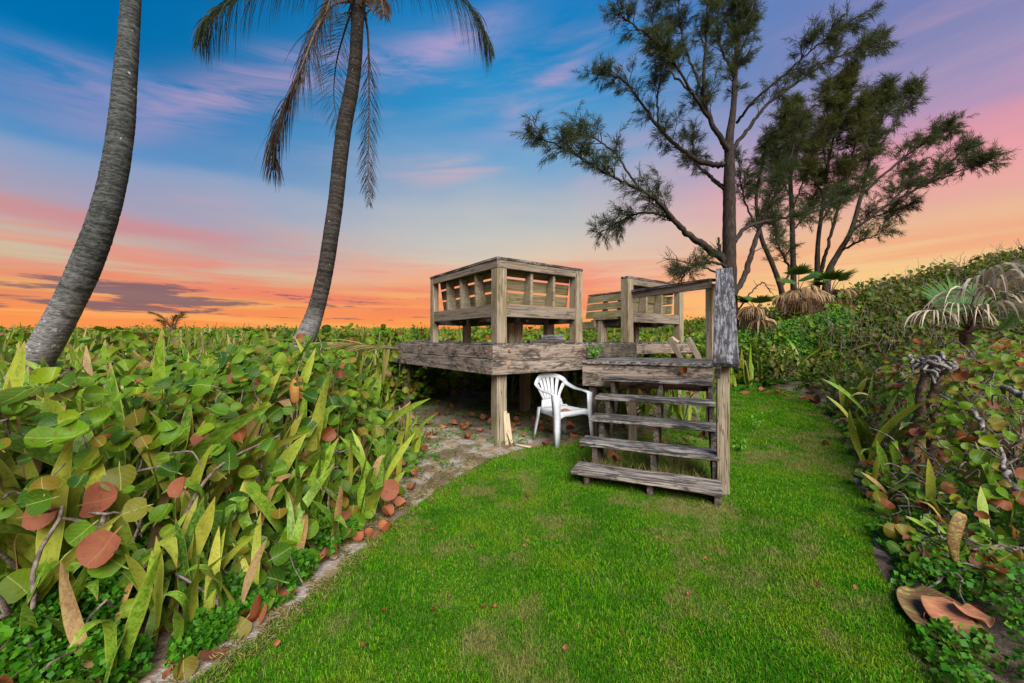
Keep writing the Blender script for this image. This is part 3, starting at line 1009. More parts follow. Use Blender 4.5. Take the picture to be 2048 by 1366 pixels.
# handrail of the stairs
rail = thing('stair_handrail', 'stair handrail with wide flaked sloping cap board on a pale newel post', 'handrail', sp_(SL + 0.03, 0.36, 0))
board('newel_post', sp_(SL + 0.022, 0.362, -0.04), sp_(SL + 0.022, 0.362, 1.03), 0.092, 0.092, W_POST, rail, up=ST, bev=0.006)
N1 = Vector((2.53, 5.00, 0))
board('rail_post', N1 + UP * (ZL + 0.001), N1 + UP * 1.965, 0.09, 0.09, W_POST, rail, up=E2, bev=0.006)
hb0 = Vector((1.668, 3.06, 1.052))
hb1 = Vector((2.665, 4.93, 2.135))
hd = (hb1 - hb0).normalized()
hu = ST.cross(hd) * -1
if hu.z < 0:
    hu = -hu
board('sloping_cap', hb0, hb1, 0.185, 0.043, W_CAP, rail, up=hu, jit=0.003, bev=0.005)
hs = Vector((0, 0, -0.075)) - ST * 0.055
board('sub_rail', hb0 + hs + hd * 0.02, hb1 + hs - hd * 0.03, 0.04, 0.10, W_BLACK, rail, up=hu)
QE = dp(0.085, 2.63, 0)
dq = (N1 - QE).normalized()
board('level_rail', QE + UP * 1.945 - dq * 0.06 - Vector((dq.y, -dq.x, 0)) * 0.0, N1 + UP * 1.945 + dq * 0.05 - Vector((-dq.y, dq.x, 0)) * 0.066, 0.037, 0.092, W_RAIL, rail)
board('level_cap', QE + UP * 2.009 - dq * 0.05, N1 + UP * 2.009 + dq * 0.05 - Vector((-dq.y, dq.x, 0)) * 0.03, 0.13, 0.034, W_DARK, rail)

# ================================================================== LOOSE TIMBER
def loose(name, label, cat, p0, p1, W, T, mat, group=None, up=(0, 0, 1)):
    o = board(name, p0, p1, W, T, mat, None, up=up, jit=0.003, bev=0.004)
    return tag(o, label, cat, group)


zt = ZD + 0.018
loose('loose_plank', 'short dark rotten plank lying on the deck under the near bench', 'plank', dp(0.30, 0.75, zt + 0.022), dp(0.12, 1.42, zt + 0.026), 0.11, 0.042, W_BLACK)
loose('log', 'grey weathered timber offcut resting on the dark plank under the near bench', 'log', dp(0.26, 0.92, zt + 0.078), dp(0.16, 1.24, zt + 0.082), 0.07, 0.062, W_CAP)
loose('loose_plank', 'long pale plank lying flat on the left part of the deck', 'plank', dp(1.5, 0.32, zt + 0.016), dp(2.9, 0.20, zt + 0.020), 0.12, 0.03, W_FASC)
loose('broken_slat', 'tall broken slat leaning against the landing, nearer the far bench', 'slat', Vector((2.50, 5.72, 0.90)), Vector((2.36, 5.86, 1.27)), 0.045, 0.075, W_RAIL, up=ST)
loose('broken_slat', 'tall broken slat leaning close to the handrail post', 'slat', Vector((2.72, 5.62, 0.90)), Vector((2.60, 5.80, 1.28)), 0.045, 0.08, W_RAIL, up=ST)
tag(prism('broken_slat', [Vector((2.37, 5.84, 1.275)), Vector((2.45, 5.80, 1.21)), Vector((2.50, 5.84, 1.23)), Vector((2.42, 5.88, 1.30))], (0.0, 0.05, 0.01), W_PALE, None), 'small split block at the head of a leaning slat', 'slat')
loose('picket_stub', 'small white picket tip sticking up behind the landing', 'picket', Vector((1.76, 5.55, 0.98)), Vector((1.74, 5.57, 1.08)), 0.012, 0.05, W_CAP, up=ST)
# pale splinters leaning on the corner post
PB = dp(0.09, 0.13, 0)
for (dx0, dy0, dx1, z1, wd, lb) in ((0.10, -0.06, 0.075, 0.40, 0.05, 'tallest pale slat leaning on the corner post foot'),
                                     (0.15, -0.05, 0.105, 0.37, 0.035, 'thin pale slat leaning second from the corner post'),
                                     (0.17, -0.10, 0.11, 0.16, 0.03, 'shortest pale splinter at the foot of the corner post')):
    loose('broken_slat', lb, 'slat', PB + Vector((dx0, dy0, 0.0)), PB + Vector((dx1, dy0 + 0.03, z1)), 0.014, wd, W_PALE, up=(0.9, 0.4, 0))
loose('broken_slat', 'pale splinter lying flat on the soil right of the corner post', 'slat', PB + Vector((0.17, -0.08, 0.018)), PB + Vector((0.37, -0.22, 0.02)), 0.04, 0.016, W_PALE)

# ================================================================== CHAIR
chair = thing('plastic_chair', 'white plastic garden armchair with fan back beside the stairs', 'chair', (0.61, 4.90, 0), None, R(33))
CM = WM[chair]
CSC = np.array([0.92, 0.92, 0.945])


def cpart(name, V, Fq, smooth=True, solid=0.0, parent=chair):
    me = mesh_from(name, np.array(V, float) * CSC, np.array(Fq), None, M_CHAIR, smooth)
    o = link(name, me, parent, WM[parent].copy())
    if solid:
        md = o.modifiers.new('thickness', 'SOLIDIFY')
        md.thickness = solid
        md.offset = 0
    return o


def grid_faces(n, m, base=0):
    i = base + np.arange(n - 1)[:, None] * m + np.arange(m - 1)[None, :]
    return np.stack([i, i + 1, i + m + 1, i + m], -1).reshape(-1, 4)


ZS = 0.405
# seat: dished sheet with rolled front and side lips
V = []
ys = [-0.262, -0.258, -0.245, -0.20, -0.12, -0.04, 0.04, 0.12, 0.185]
xsn = [-1.03, -1.0, -0.92, -0.7, -0.4, 0, 0.4, 0.7, 0.92, 1.0, 1.03]
for j, y in enumerate(ys):
    half = 0.255 - 0.035 * (y + 0.26) / 0.45
    for x in xsn:
        z = ZS + 0.012 - 0.022 * (1 - min(1, abs(x)) ** 2) * (1 - ((y + 0.03) / 0.24) ** 2)
        if j == 0:
            z -= 0.055
        elif j == 1:
            z -= 0.02
        if abs(x) > 1.01:
            z -= 0.045
        V.append((x * half, y + 0.02 * (abs(x) ** 2) * (1 if j < 3 else 0), z))
cpart('seat', V, grid_faces(len(ys), len(xsn)), True, 0.007)


def back_pt(x, h):
    """concave leaning back surface; h above the seat"""
    return (x, 0.185 + 0.27 * h - 1.05 * x * x * min(1.0, 0.25 + h * 2.2), ZS + h)


def band(path, wdir, width, name, thick=0.014, parent=chair):
    """flat band along path (list of pts), widened by +-width/2 along per-point wdir"""
    V = []
    for p, wv, wd in zip(path, wdir, width):
        p = np.array(p)
        wv = np.array(wv) / np.linalg.norm(wv)
        V += [p - wv * wd / 2, p - wv * wd * 0.17, p + wv * wd * 0.17, p + wv * wd / 2]
    return cpart(name, V, grid_faces(len(path), 4), True, thick, parent)


# horseshoe rim: left arm front -> over the back -> right arm front
half = [(0.292, -0.235, 0.635), (0.292, -0.14, 0.655), (0.290, -0.04, 0.662), (0.282, 0.045, 0.672)]
for x, h in ((0.268, 0.315), (0.238, 0.362), (0.185, 0.400), (0.115, 0.424), (0.04, 0.434)):
    half.append(back_pt(x, h))
full = half + [(-x, y, z) for x, y, z in reversed(half)]
full = smooth_path(full, 44)
wd, wl = [], []
for i, p in enumerate(full):
    s = abs(i / 43 * 2 - 1)            # 1 at the arm tips, 0 at the crown
    armness = sstep(0.42, 0.72, s)
    cen = np.array([p[0], 0, p[2] - ZS - 0.12])
    wback = np.array([p[0] * 1.1, 0.06 - 0.9 * abs(p[0]) * 0.5, max(0.02, p[2] - ZS - 0.18)])
    warm = np.array([np.sign(p[0]) * 1.0, 0.0, 0.08])
    wd.append(warm * armness + wback / np.linalg.norm(wback) * (1 - armness))
    wl.append(0.066)
band(full, wd, wl, 'arm_rim', 0.016)
# fan slats and lower back panel
back = cpart('backrest', [back_pt(x, h) for h in (0.0, 0.04, 0.08, 0.115) for x in (-0.20 + 0.03 * (h / 0.115), -0.1, 0, 0.1, 0.20 - 0.03 * (h / 0.115))], grid_faces(4, 5), True, 0.010)
for k in range(7):
    u = (k - 3) / 3
    pts, wv, ww = [], [], []
    for s in np.linspace(0, 1, 7):
        x = u * (0.125 + (0.235 - 0.125) * s ** 1.25)
        htop = 0.43 - 0.115 * abs(u) ** 2.2
        h = 0.105 + (htop - 0.105) * s
        pts.append(back_pt(x, h))
        wv.append((1.0, -1.2 * x, -u * 0.45 * s))
        ww.append(0.036 + 0.020 * s)
    band(pts, wv, ww, 'back_slat', 0.009, back)


def leg(path, w0, w1, d0, d1, ax, ay):
    """L-profile tapering leg; ax/ay unit vectors of the two flanges"""
    V = []
    n = len(path)
    ax, ay = np.array(ax), np.array(ay)
    for i, p in enumerate(path):
        s = i / (n - 1)
        p = np.array(p)
        wv, dv = w0 + (w1 - w0) * s, d0 + (d1 - d0) * s
        V += [p + ax * wv, p, p + ay * dv]
    return cpart('leg', V, grid_faces(n, 3), False, 0.011)


for s in (-1, 1):
    leg([(s * 0.318, -0.262, 0.640), (s * 0.312, -0.268, 0.50), (s * 0.306, -0.272, 0.40), (s * 0.314, -0.285, 0.2), (s * 0.322, -0.298, 0.0)], 0.085, 0.052, 0.075, 0.045, (-s, 0.0, 0), (0, 1, 0))
    leg([(s * 0.236, 0.205, 0.43), (s * 0.246, 0.222, 0.30), (s * 0.262, 0.25, 0.14), (s * 0.274, 0.272, 0.0)], 0.06, 0.045, 0.06, 0.042, (-s, 0, 0), (0, -1, 0))
    # skirt joining front leg and seat side
    band([(s * 0.285, -0.255, ZS - 0.02), (s * 0.262, -0.1, ZS - 0.018), (s * 0.245, 0.06, ZS - 0.015), (s * 0.232, 0.19, ZS - 0.01)], [(0, 0, 1)] * 4, [0.075, 0.055, 0.05, 0.055], 'skirt', 0.008)
band([(-0.30, -0.268, ZS - 0.03), (-0.15, -0.262, ZS - 0.012), (0, -0.26, ZS - 0.010), (0.15, -0.262, ZS - 0.012), (0.30, -0.268, ZS - 0.03)], [(0, 0, 1)] * 5, [0.10, 0.055, 0.045, 0.055, 0.10], 'apron', 0.008)

# ================================================================== PALMS
def ringed_trunk(name, ctrl, mat, parent, n=260, sides=14):
    """ctrl: list of (point, radius); stepped leaf-scar rings"""
    P = smooth_path([c[0] for c in ctrl], n)
    rr = np.interp(np.linspace(0, len(ctrl) - 1, n), np.arange(len(ctrl)), [c[1] for c in ctrl])
    k = np.arange(n)
    rr = rr * (1 + 0.022 * ((k * 0.37) % 1.0 - 0.5) + rng.normal(0, 0.006, n))
    V, Fq, uv = tube_arrays(P, rr, sides, jit=0.012)
    o = link(name, mesh_from(name, V, Fq, uv, mat, True), parent)
    return P


def frond(parent, ctrl, leaflet, mat, stem_mat, droop=0.8, n=60, spread=0.5, width=0.02, name='frond', start=0.12):
    """pinnate palm frond along control points; two rows of hanging leaflets"""
    P = smooth_path(ctrl, n)
    V0, F0, U0 = tube_arrays(P, np.linspace(0.022, 0.004, n), 5)
    o = link(name, mesh_from('rachis', V0, F0, U0, stem_mat, True), parent)
    tan = np.gradient(P, axis=0)
    tan /= np.linalg.norm(tan, axis=1, keepdims=True)
    bag = Bag()
    for i in range(int(n * start), n):
        s = i / (n - 1)
        L = leaflet * (0.45 + 1.1 * s * (1 - s) * 2.0) * random.uniform(0.75, 1.12)
        if s > 0.93:
            L *= 0.7
        sidev = np.cross(tan[i], (0, 0, 1.0))
        sn = np.linalg.norm(sidev)
        sidev = sidev / sn if sn > 0.05 else np.array([1.0, 0, 0])
        for sg in (-1, 1):
            for rep in range(3):
                d0 = tan[i] * 0.55 + sidev * sg * spread * random.uniform(0.5, 1.3) + np.array([0, 0, 0.05]) + rng.normal(0, 0.10, 3)
                d0 /= np.linalg.norm(d0)
                p = P[i] + tan[i] * rep * 0.014
                pts = [p]
                for j in range(4):
                    d0 = d0 + np.array([0, 0, -droop * 0.5 * random.uniform(0.7, 1.3)])
                    d0 /= np.linalg.norm(d0)
                    p = p + d0 * L * 0.25
                    pts.append(p)
                pts = np.array(pts)
                wv = np.cross(d0, tan[i] + rng.normal(0, 0.3, 3))
                wv /= max(np.linalg.norm(wv), 1e-6)
                ww = np.array([0.6, 1.0, 0.9, 0.6, 0.08])[:, None] * width * 0.5
                V = np.concatenate([pts - wv * ww, pts + wv * ww])
                Fq = np.array([[j, j + 1, 5 + j + 1, 5 + j] for j in range(4)])
                uv = np.concatenate([np.stack([np.zeros(5), np.linspace(0, 1, 5)], -1), np.stack([np.ones(5), np.linspace(0, 1, 5)], -1)])
                bag.add(V, Fq, uv)
    link('leaflets', bag.mesh('leaflets', mat), o, None, 'stuff')
    return o


# near palm: only its trunk reaches the picture
Y1 = 3.75
palm1 = thing('coconut_palm', 'thick grey leaning palm trunk at the left edge of the photo', 'palm tree', (*px(10, 800, Y1 + 0.1).xy, 0))
c1 = []
for u, v, wd, dy in ((-60, 905, 92, 0.15), (40, 770, 80, 0.10), (92, 690, 78, 0.06), (140, 600, 74, 0.02), (172, 530, 76, 0.0), (205, 440, 70, 0), (228, 350, 66, 0.02),
                     (243, 250, 63, 0.05), (250, 160, 57, 0.1), (257, 80, 51, 0.15), (262, 0, 48, 0.2), (272, -200, 45, 0.3), (300, -480, 42, 0.5), (335, -760, 40, 0.7)):
    p = px(u, v, Y1 + dy)
    c1.append((p, wd * 0.5 * 0.65 / F * (Y1 + dy)))
PT = ringed_trunk('trunk', c1, M_PALM1, palm1, 330)
top = PT[-1]
for k in range(9):
    a = k / 9 * 2 * PI + 0.3
    d = np.array([math.cos(a), math.sin(a), 0])
    frond(palm1, [top, top + d * 0.8 + (0, 0, 0.7), top + d * 1.9 + (0, 0, 0.85), top + d * 3.0 + (0, 0, 0.2)], 0.55, M_FROND, M_STEM, 0.7, 34, 0.8, 0.03)

# second palm with its crown at the top of the picture
Y2 = 5.9
palm2 = thing('coconut_palm', 'slender brown curving coconut palm with hanging brown fronds left of the deck', 'palm tree', (*px(590, 720, Y2).xy, 0))
c2 = []
for u, v, wd, dy in ((555, 800, 66, 0.0), (590, 712, 60, 0), (612, 672, 48, 0), (632, 620, 40, 0), (650, 545, 37, 0), (662, 470, 37, 0), (672, 400, 36, 0.05), (680, 320, 36, 0.1), (690, 245, 36, 0.15), (703, 180, 34, 0.2),
                     (711, 120, 31, 0.2), (714, 60, 30, 0.2), (716, 22, 34, 0.2), (717, -5, 40, 0.2), (718, -25, 26, 0.2)):
    c2.append((px(u, v, Y2 + dy), wd * 0.5 * 0.78 / F * (Y2 + dy)))
PT = ringed_trunk('trunk', c2, M_PALM2, palm2, 300)
YC = Y2 + 0.2


def fr(pts, leaflet, mat, droop=0.8, n=60, spread=0.5, width=0.02, start=0.12):
    frond(palm2, [px(u, v, YC + d) for u, v, d in pts], leaflet, mat, M_STEM, droop, n, spread, width, start=start)


fr([(708, 2, 0), (640, -48, -0.1), (560, -42, -0.2), (470, 0, -0.3), (425, 35, -0.35), (398, 80, -0.4)], 0.8, M_FROND, 1.1, 80, 0.55, 0.010)
fr([(705, 2, 0), (665, 10, -0.3), (635, 55, -0.55), (605, 130, -0.75), (572, 205, -0.85), (550, 270, -0.9), (545, 335, -0.9)], 0.85, M_FRONDB, 0.85, 80, 0.40, 0.0095, 0.16)
fr([(722, 8, 0.1), (735, 60, 0.3), (738, 150, 0.5), (738, 250, 0.55), (736, 330, 0.55), (738, 405, 0.5)], 0.46, M_FRONDB, 0.5, 60, 0.45, 0.010, 0.30)
fr([(722, 0, 0), (790, -62, 0.3), (860, -45, 0.5), (930, 5, 0.6), (962, 50, 0.65), (982, 100, 0.7)], 0.85, M_FROND, 1.1, 80, 0.6, 0.010)
fr([(712, 0, 0.1), (690, 60, 1.0), (672, 130, 1.7), (668, 200, 2.2), (680, 270, 2.4)], 0.62, M_FROND, 0.25, 46, 0.7, 0.008)
fr([(722, 4, 0), (745, -20, -0.8), (760, -10, -1.4), (768, 30, -1.8)], 0.36, M_FRONDB, 0.9, 30, 0.6, 0.011)
fr([(712, 0, 0), (690, -40, -0.5), (665, -10, -0.9), (650, 30, -1.1)], 0.36, M_FRONDB, 0.9, 30, 0.6, 0.011)
fr([(715, 0, 0), (700, -140, 0.2), (640, -230, 0.4), (540, -230, 0.6)], 0.6, M_FROND, 0.7, 46, 0.7, 0.026)
fr([(718, 0, 0), (760, -150, 0.2), (850, -230, 0.4), (950, -200, 0.6)], 0.6, M_FROND, 0.7, 46, 0.7, 0.026)
fr([(718, 0, 0), (725, -160, 0.9), (740, -230, 1.8), (750, -170, 2.8)], 0.6, M_FROND, 0.7, 46, 0.7, 0.026)
# boot of fibre and old leaf bases under the crown
bag = Bag()
for k in range(46):
    a = random.uniform(0, 2 * PI)
    b = np.array(px(716, random.uniform(-14, 26), YC)) + np.array([math.cos(a), math.sin(a), 0]) * 0.12
    t_ = b + np.array([math.cos(a) * random.uniform(.05, .2), math.sin(a) * random.uniform(.05, .2), random.uniform(-0.22, 0.2)])
    V, Fq, uv = tube_arrays(np.array([b, (b + t_) / 2 + (0, 0, .04), t_]), [0.02, 0.013, 0.004], 4)
    bag.add(V, Fq, uv)
link('leaf_base', bag.mesh('leaf_base', M_STEM), palm2, None, 'stuff')

# tiny young palm far out in the thicket
palm3 = thing('young_palm', 'small young palm poking above the thicket on the left horizon', 'palm tree', (*px(345, 660, 13).xy, 0.3))
for pts in ([(345, 668), (338, 648), (322, 632), (302, 624)], [(347, 668), (352, 645), (360, 634), (364, 626)], [(344, 668), (345, 650), (348, 638), (352, 632)], [(342, 668), (332, 655), (328, 645), (322, 642)]):
    frond(palm3, [px(u, v, 13.0) for u, v in pts], 0.30, M_FROND, M_STEM, 0.25, 22, 0.5, 0.010)
# fallen brown frond at the foot of the second palm
ff = thing('fallen_frond', 'dead brown palm frond fallen at the foot of the curving palm', 'palm frond', px(640, 705, 5.2))
frond(ff, [px(800, 698, 5.0), px(740, 692, 5.1), px(680, 690, 5.2), px(610, 702, 5.3)], 0.5, M_TUSSOCK, M_STEM, 0.25, 50, 0.5, 0.012)
ff2 = thing('fallen_frond', 'dark split palm leaf stalk lying across the leaves at the left edge', 'palm frond', px(75, 790, 3.0))
P = smooth_path([px(-30, 822, 2.9), px(30, 800, 2.95), px(85, 785, 3.0), px(120, 768, 3.0), px(146, 748, 3.05)], 16)
V, Fq, uv = tube_arrays(P, np.linspace(0.035, 0.012, 16), 6)
link('stalk', mesh_from('stalk', V, Fq, uv, M_STEM, True), ff2)
P2 = smooth_path([px(95, 776, 2.98), px(125, 752, 2.97), px(146, 738, 2.97)], 8)
V, Fq, uv = tube_arrays(P2, np.linspace(0.012, 0.022, 8) , 5)
link('split_tip', mesh_from('split_tip', V, Fq, uv, M_STEM, True), ff2)

# ================================================================== AUSTRALIAN PINES
NEEDLE_V = np.array([[-0.5, 0, 0], [0.5, 0, 0], [-0.45, 0.55, -0.06], [0.45, 0.55, -0.06], [0, 1.0, -0.22]], float)
NEEDLE_F = np.array([[0, 1, 3], [0, 3, 2], [2, 3, 4]])
NEEDLE_U = np.array([[0, 0], [1, 0], [0, .5], [1, .5], [.5, 1]], float)


def perp_rand(t):
    v = rng.normal(0, 1, 3)
    v -= t * np.dot(v, t)
    return v / np.linalg.norm(v)


def pine(name, label, base, trunk, limbs, YD, needle_mat, dens=1.0, group=None, needle=(0.0085, 0.18), leaf_from=0.28, seclen=1.0, needle_n=25):
    """trunk/limbs: lists of (u, v, depth offset, width px); everything becomes real 3-D wood at depth YD"""
    root = thing(name, label, 'tree', base, group)
    def conv(pl):
        return [px(u, v, YD + d) for u, v, d, _ in pl], [w * 0.5 / F * (YD + d) for _, _, d, w in pl]
    pts, rad = conv(trunk)
    n = 8 * len(pts)
    P = smooth_path(pts, n)
    V, Fq, uv = tube_arrays(P, np.interp(np.linspace(0, 1, n), np.linspace(0, 1, len(rad)), rad), 9, jit=0.06)
    link('trunk', mesh_from('trunk', V, Fq, uv, M_BARK, True), root)
    twigs = Bag()
    tip_p, tip_d = [], []
    allp = [(P, np.interp(np.linspace(0, 1, n), np.linspace(0, 1, len(rad)), rad), 0.62)]
    for lb in limbs:
        bare = len(lb[0]) > 4
        pts, rad = conv([q[:4] for q in lb])
        n = max(12, 7 * len(pts))
        P = smooth_path(pts, n)
        P[1:-1] += rng.normal(0, 0.012, (n - 2, 3))
        r = np.interp(np.linspace(0, 1, n), np.linspace(0, 1, len(rad)), rad)
        V, Fq, uv = tube_arrays(P, r, 6, jit=0.08)
        link('branch', mesh_from('branch', V, Fq, uv, M_BARK, True), root)
        if not bare:
            allp.append((P, r, leaf_from))
        else:
            allp.append((P, r, None))
    for P, r, lf in allp:
        n = len(P)
        seg = np.linalg.norm(np.diff(P, axis=0), axis=1)
        total = seg.sum()
        tan = np.gradient(P, axis=0)
        tan /= np.maximum(np.linalg.norm(tan, axis=1, keepdims=True), 1e-9)
        isbare = lf is None
        lf = 0.25 if isbare else lf
        ns = int(total * (3.4 if isbare else 7.5 * dens))
        for _ in range(ns):
            s = lf + (1 - lf) * random.random() ** 0.85
            i = min(n - 1, int(s * (n - 1)))
            t = tan[i]
            d = t * random.uniform(0.45, 1.0) + perp_rand(t) * random.uniform(0.4, 1.0) + np.array([0, 0, 0.28])
            d /= np.linalg.norm(d)
            L = seclen * random.uniform(0.35, 0.95) * (1.12 - 0.72 * s)
            q = [P[i]]
            dd = d.copy()
            for j in range(4):
                dd = dd + rng.normal(0, 0.14, 3) + np.array([0, 0, 0.05])
                dd /= np.linalg.norm(dd)
                q.append(q[-1] + dd * L / 4)
            q = np.array(q)
            V, Fq, uv = tube_arrays(q, np.linspace(min(0.014, r[i] * 0.7), 0.004, 5), 4)
            twigs.add(V, Fq, uv)
            if isbare:
                continue
            for j in range(int(5 * dens) + 2):
                k = random.uniform(0.25, 1.0)
                ii = min(3, int(k * 4))
                p = q[ii] + (q[ii + 1] - q[ii]) * (k * 4 - ii)
                e = dd * 0.7 + perp_rand(dd) * 0.8 + np.array([0, 0, 0.1])
                e /= np.linalg.norm(e)
                l2 = random.uniform(0.10, 0.34) * seclen
                p2 = p + e * l2
                V, Fq, uv = tube_arrays(np.array([p, (p + p2) / 2, p2]), [0.005, 0.004, 0.003], 3)
                twigs.add(V, Fq, uv)
                for f_ in np.linspace(0.35, 1.0, 3):
                    tip_p.append(p + (p2 - p) * f_)
                    tip_d.append(e)
    link('twigs', twigs.mesh('twigs', M_BARK), root, None, 'stuff')
    tip_p, tip_d = np.array(tip_p), np.array(tip_d)
    m = needle_n // 3 + 1
    P = np.repeat(tip_p, m, axis=0)
    D = np.repeat(tip_d, m, axis=0)
    N = len(P)
    P = P + rng.normal(0, 0.024, (N, 3))
    y = D * 0.95 + rng.normal(0, 0.40, (N, 3)) + np.array([0, 0, -0.42])
    y /= np.linalg.norm(y, axis=1, keepdims=True)
    x = np.cross(y, rng.normal(0, 1, (N, 3)))
    x /= np.maximum(np.linalg.norm(x, axis=1, keepdims=True), 1e-6)
    z = np.cross(x, y)
    Ls = needle[1] * rng.uniform(0.5, 1.15, N)
    rot = np.stack([x * needle[0], y * Ls[:, None], z * Ls[:, None]], -1)
    V, Fq, uv = scatter(NEEDLE_V, NEEDLE_F, NEEDLE_U, rot, P, np.ones(N))
    link('foliage', mesh_from('foliage', V, Fq, uv, needle_mat), root, None, 'stuff')
    return root


def zc(lst, bare=False):
    """points measured in the enlarged crop -> photo pixels"""
    return [((1040 + x / 2.032), y / 2.032, d, w) + ((1,) if bare else ()) for x, y, d, w in lst]


YT = 10.2
big_trunk = zc([(862, 1420, 0, 30), (855, 1250, 0, 27), (850, 1000, 0, 25), (850, 800, 0, 23), (851, 650, 0, 19), (850, 570, 0, 16), (868, 430, 0.1, 11), (876, 250, 0.2, 9), (890, 100, 0.3, 7), (905, -60, 0.4, 5), (915, -220, 0.4, 2)])
big_limbs = [
    zc([(848, 620, 0, 13), (815, 560, -0.2, 11), (765, 470, -0.3, 10), (745, 380, -0.4, 8), (755, 200, -0.5, 6), (762, 50, -0.6, 5), (770, -120, -0.6, 2)]),
    zc([(765, 475, -0.3, 8), (690, 360, -0.7, 6), (610, 230, -1.0, 5), (500, 130, -1.3, 4), (400, 55, -1.5, 2)]),
    zc([(830, 672, 0, 12), (740, 660, 0.3, 10), (640, 595, 0.6, 8), (560, 515, 0.8, 7), (480, 400, 1.0, 5), (400, 315, 1.1, 4), (290, 300, 1.2, 2)]),
    zc([(828, 1055, 0, 16), (760, 1005, -0.2, 14), (690, 960, -0.4, 12), (630, 900, -0.6, 10), (560, 820, -0.9, 8), (480, 765, -1.1, 7), (370, 715, -1.4, 5), (250, 645, -1.7, 4), (130, 580, -1.9, 3), (30, 560, -2.0, 2)]),
    zc([(625, 895, -0.6, 7), (560, 870, -0.5, 5), (470, 870, -0.4, 4), (390, 910, -0.2, 3), (310, 955, -0.1, 2)]),
    zc([(480, 765, -1.1, 5), (400, 640, -1.0, 4), (300, 560, -0.9, 3), (230, 540, -0.8, 2)]),
    zc([(862, 610, 0, 9), (930, 520, 0.3, 7), (1000, 430, 0.6, 6), (1120, 340, 0.9, 5), (1250, 250, 1.2, 4), (1380, 200, 1.4, 3), (1490, 175, 1.5, 2)]),
    zc([(880, 500, 0, 6), (950, 410, -0.5, 5), (1080, 300, -0.9, 4), (1200, 190, -1.2, 3), (1300, 120, -1.4, 3), (1385, 60, -1.5, 2)]),
    zc([(870, 985, 0, 10), (920, 925, 0.4, 8), (1050, 890, 0.8, 6), (1200, 860, 1.2, 5), (1330, 790, 1.5, 3), (1430, 740, 1.7, 2)]),
    zc([(868, 1200, 0, 12), (915, 1110, 0.5, 12), (950, 1000, 0.7, 10), (985, 900, 0.9, 8), (1050, 760, 1.1, 6), (1110, 600, 1.2, 4), (1150, 470, 1.3, 2)]),
    zc([(832, 770, 0, 9), (770, 715, 0.8, 7), (710, 650, 1.3, 5), (700, 540, 1.6, 3)]),
    zc([(868, 300, 0.2, 6), (820, 200, 0.6, 4), (800, 80, 0.8, 3), (830, -40, 0.9, 2)]),
    zc([(700, 380, -0.7, 5), (620, 300, -0.3, 4), (560, 200, 0, 3), (540, 80, 0.2, 2), (560, 10, 0.2, 1.5)]),
    zc([(745, 380, -0.4, 5), (680, 220, -0.2, 4), (650, 90, 0, 3), (640, -60, 0, 2)]),
    zc([(876, 250, 0.2, 5), (930, 130, 0.2, 3), (955, 20, 0.2, 2)]),
    zc([(560, 515, 0.8, 5), (560, 420, 1.0, 4), (570, 330, 1.2, 3), (600, 260, 1.2, 2)]),
    zc([(850, 1090, 0, 7), (780, 1065, -0.3, 5), (710, 1085, -0.6, 4), (650, 1120, -0.8, 2)]),
    zc([(832, 1090, 0.0, 8), (815, 1030, -0.1, 7), (806, 965, -0.1, 4)], True),
    zc([(840, 1120, 0, 5), (740, 1085, -0.8, 3), (650, 1060, -1.3, 2), (580, 1050, -1.6, 1.2)], True),
    zc([(868, 1290, 0, 4), (930, 1200, 0.6, 3), (985, 1150, 0.9, 2), (1020, 1190, 1.0, 1.2)], True),
]
pine('australian_pine', 'tall wispy Australian pine with dark trunk rising right behind the handrail', (*px(1464, 640, YT).xy, gh(px(1464, 640, YT).x, YT) - 0.1), big_trunk, big_limbs, YT, M_CASU, 0.92)

YB = 14.0
grp = 'dense Australian pines behind the tall one'
def bz(*a):
    return zc(list(a))


def gbase(u):
    p = px(u, 640, YB)
    return (p.x, YB, gh(p.x, YB) - 0.1)


pine('australian_pine', 'slim pine stem leaning left between the tall pine and brown fan palm', gbase(1565), bz((1085, 1290, 0, 12), (1060, 1170, 0, 10), (1020, 1060, 0.2, 9), (980, 960, 0.3, 8), (960, 800, 0.4, 6), (990, 650, 0.5, 4), (1020, 540, 0.5, 2)),
     [bz((980, 960, 0.3, 6), (930, 860, 0, 4), (900, 760, -0.2, 3), (890, 640, -0.3, 2)), bz((970, 880, 0.3, 5), (1030, 760, 0.3, 4), (1060, 640, 0.4, 2)),
      bz((1060, 1170, 0, 6), (1095, 1100, 0.3, 5), (1070, 1040, 0.4, 4), (1040, 960, 0.6, 3), (1040, 860, 0.7, 2))], YB, M_CASU, 0.9, None, (0.011, 0.20), 0.28, 1.15, 18)
pine('australian_pine', 'dark olive pine with pointed dense crown standing mid-way in the group', gbase(1586), bz((1118, 1290, 0.6, 13), (1112, 1150, 0.6, 11), (1106, 900, 0.6, 9), (1098, 700, 0.7, 7), (1100, 540, 0.8, 4), (1108, 420, 0.8, 2)),
     [bz((1106, 860, 0.6, 4), (1150, 740, 0.2, 3), (1200, 600, 0, 2)), bz((1100, 800, 0.6, 4), (1050, 700, 0.9, 3), (1035, 560, 1.0, 2)), bz((1100, 720, 0.7, 4), (1130, 600, 1.1, 3), (1150, 480, 1.3, 2)),
      bz((1100, 660, 0.7, 4), (1070, 560, 0.4, 3), (1075, 470, 0.3, 2)), bz((1104, 940, 0.6, 4), (1170, 860, 0.9, 3), (1230, 700, 1.0, 2))], YB, M_CASU2, 1.25, None, (0.011, 0.21), 0.30, 1.0, 19)
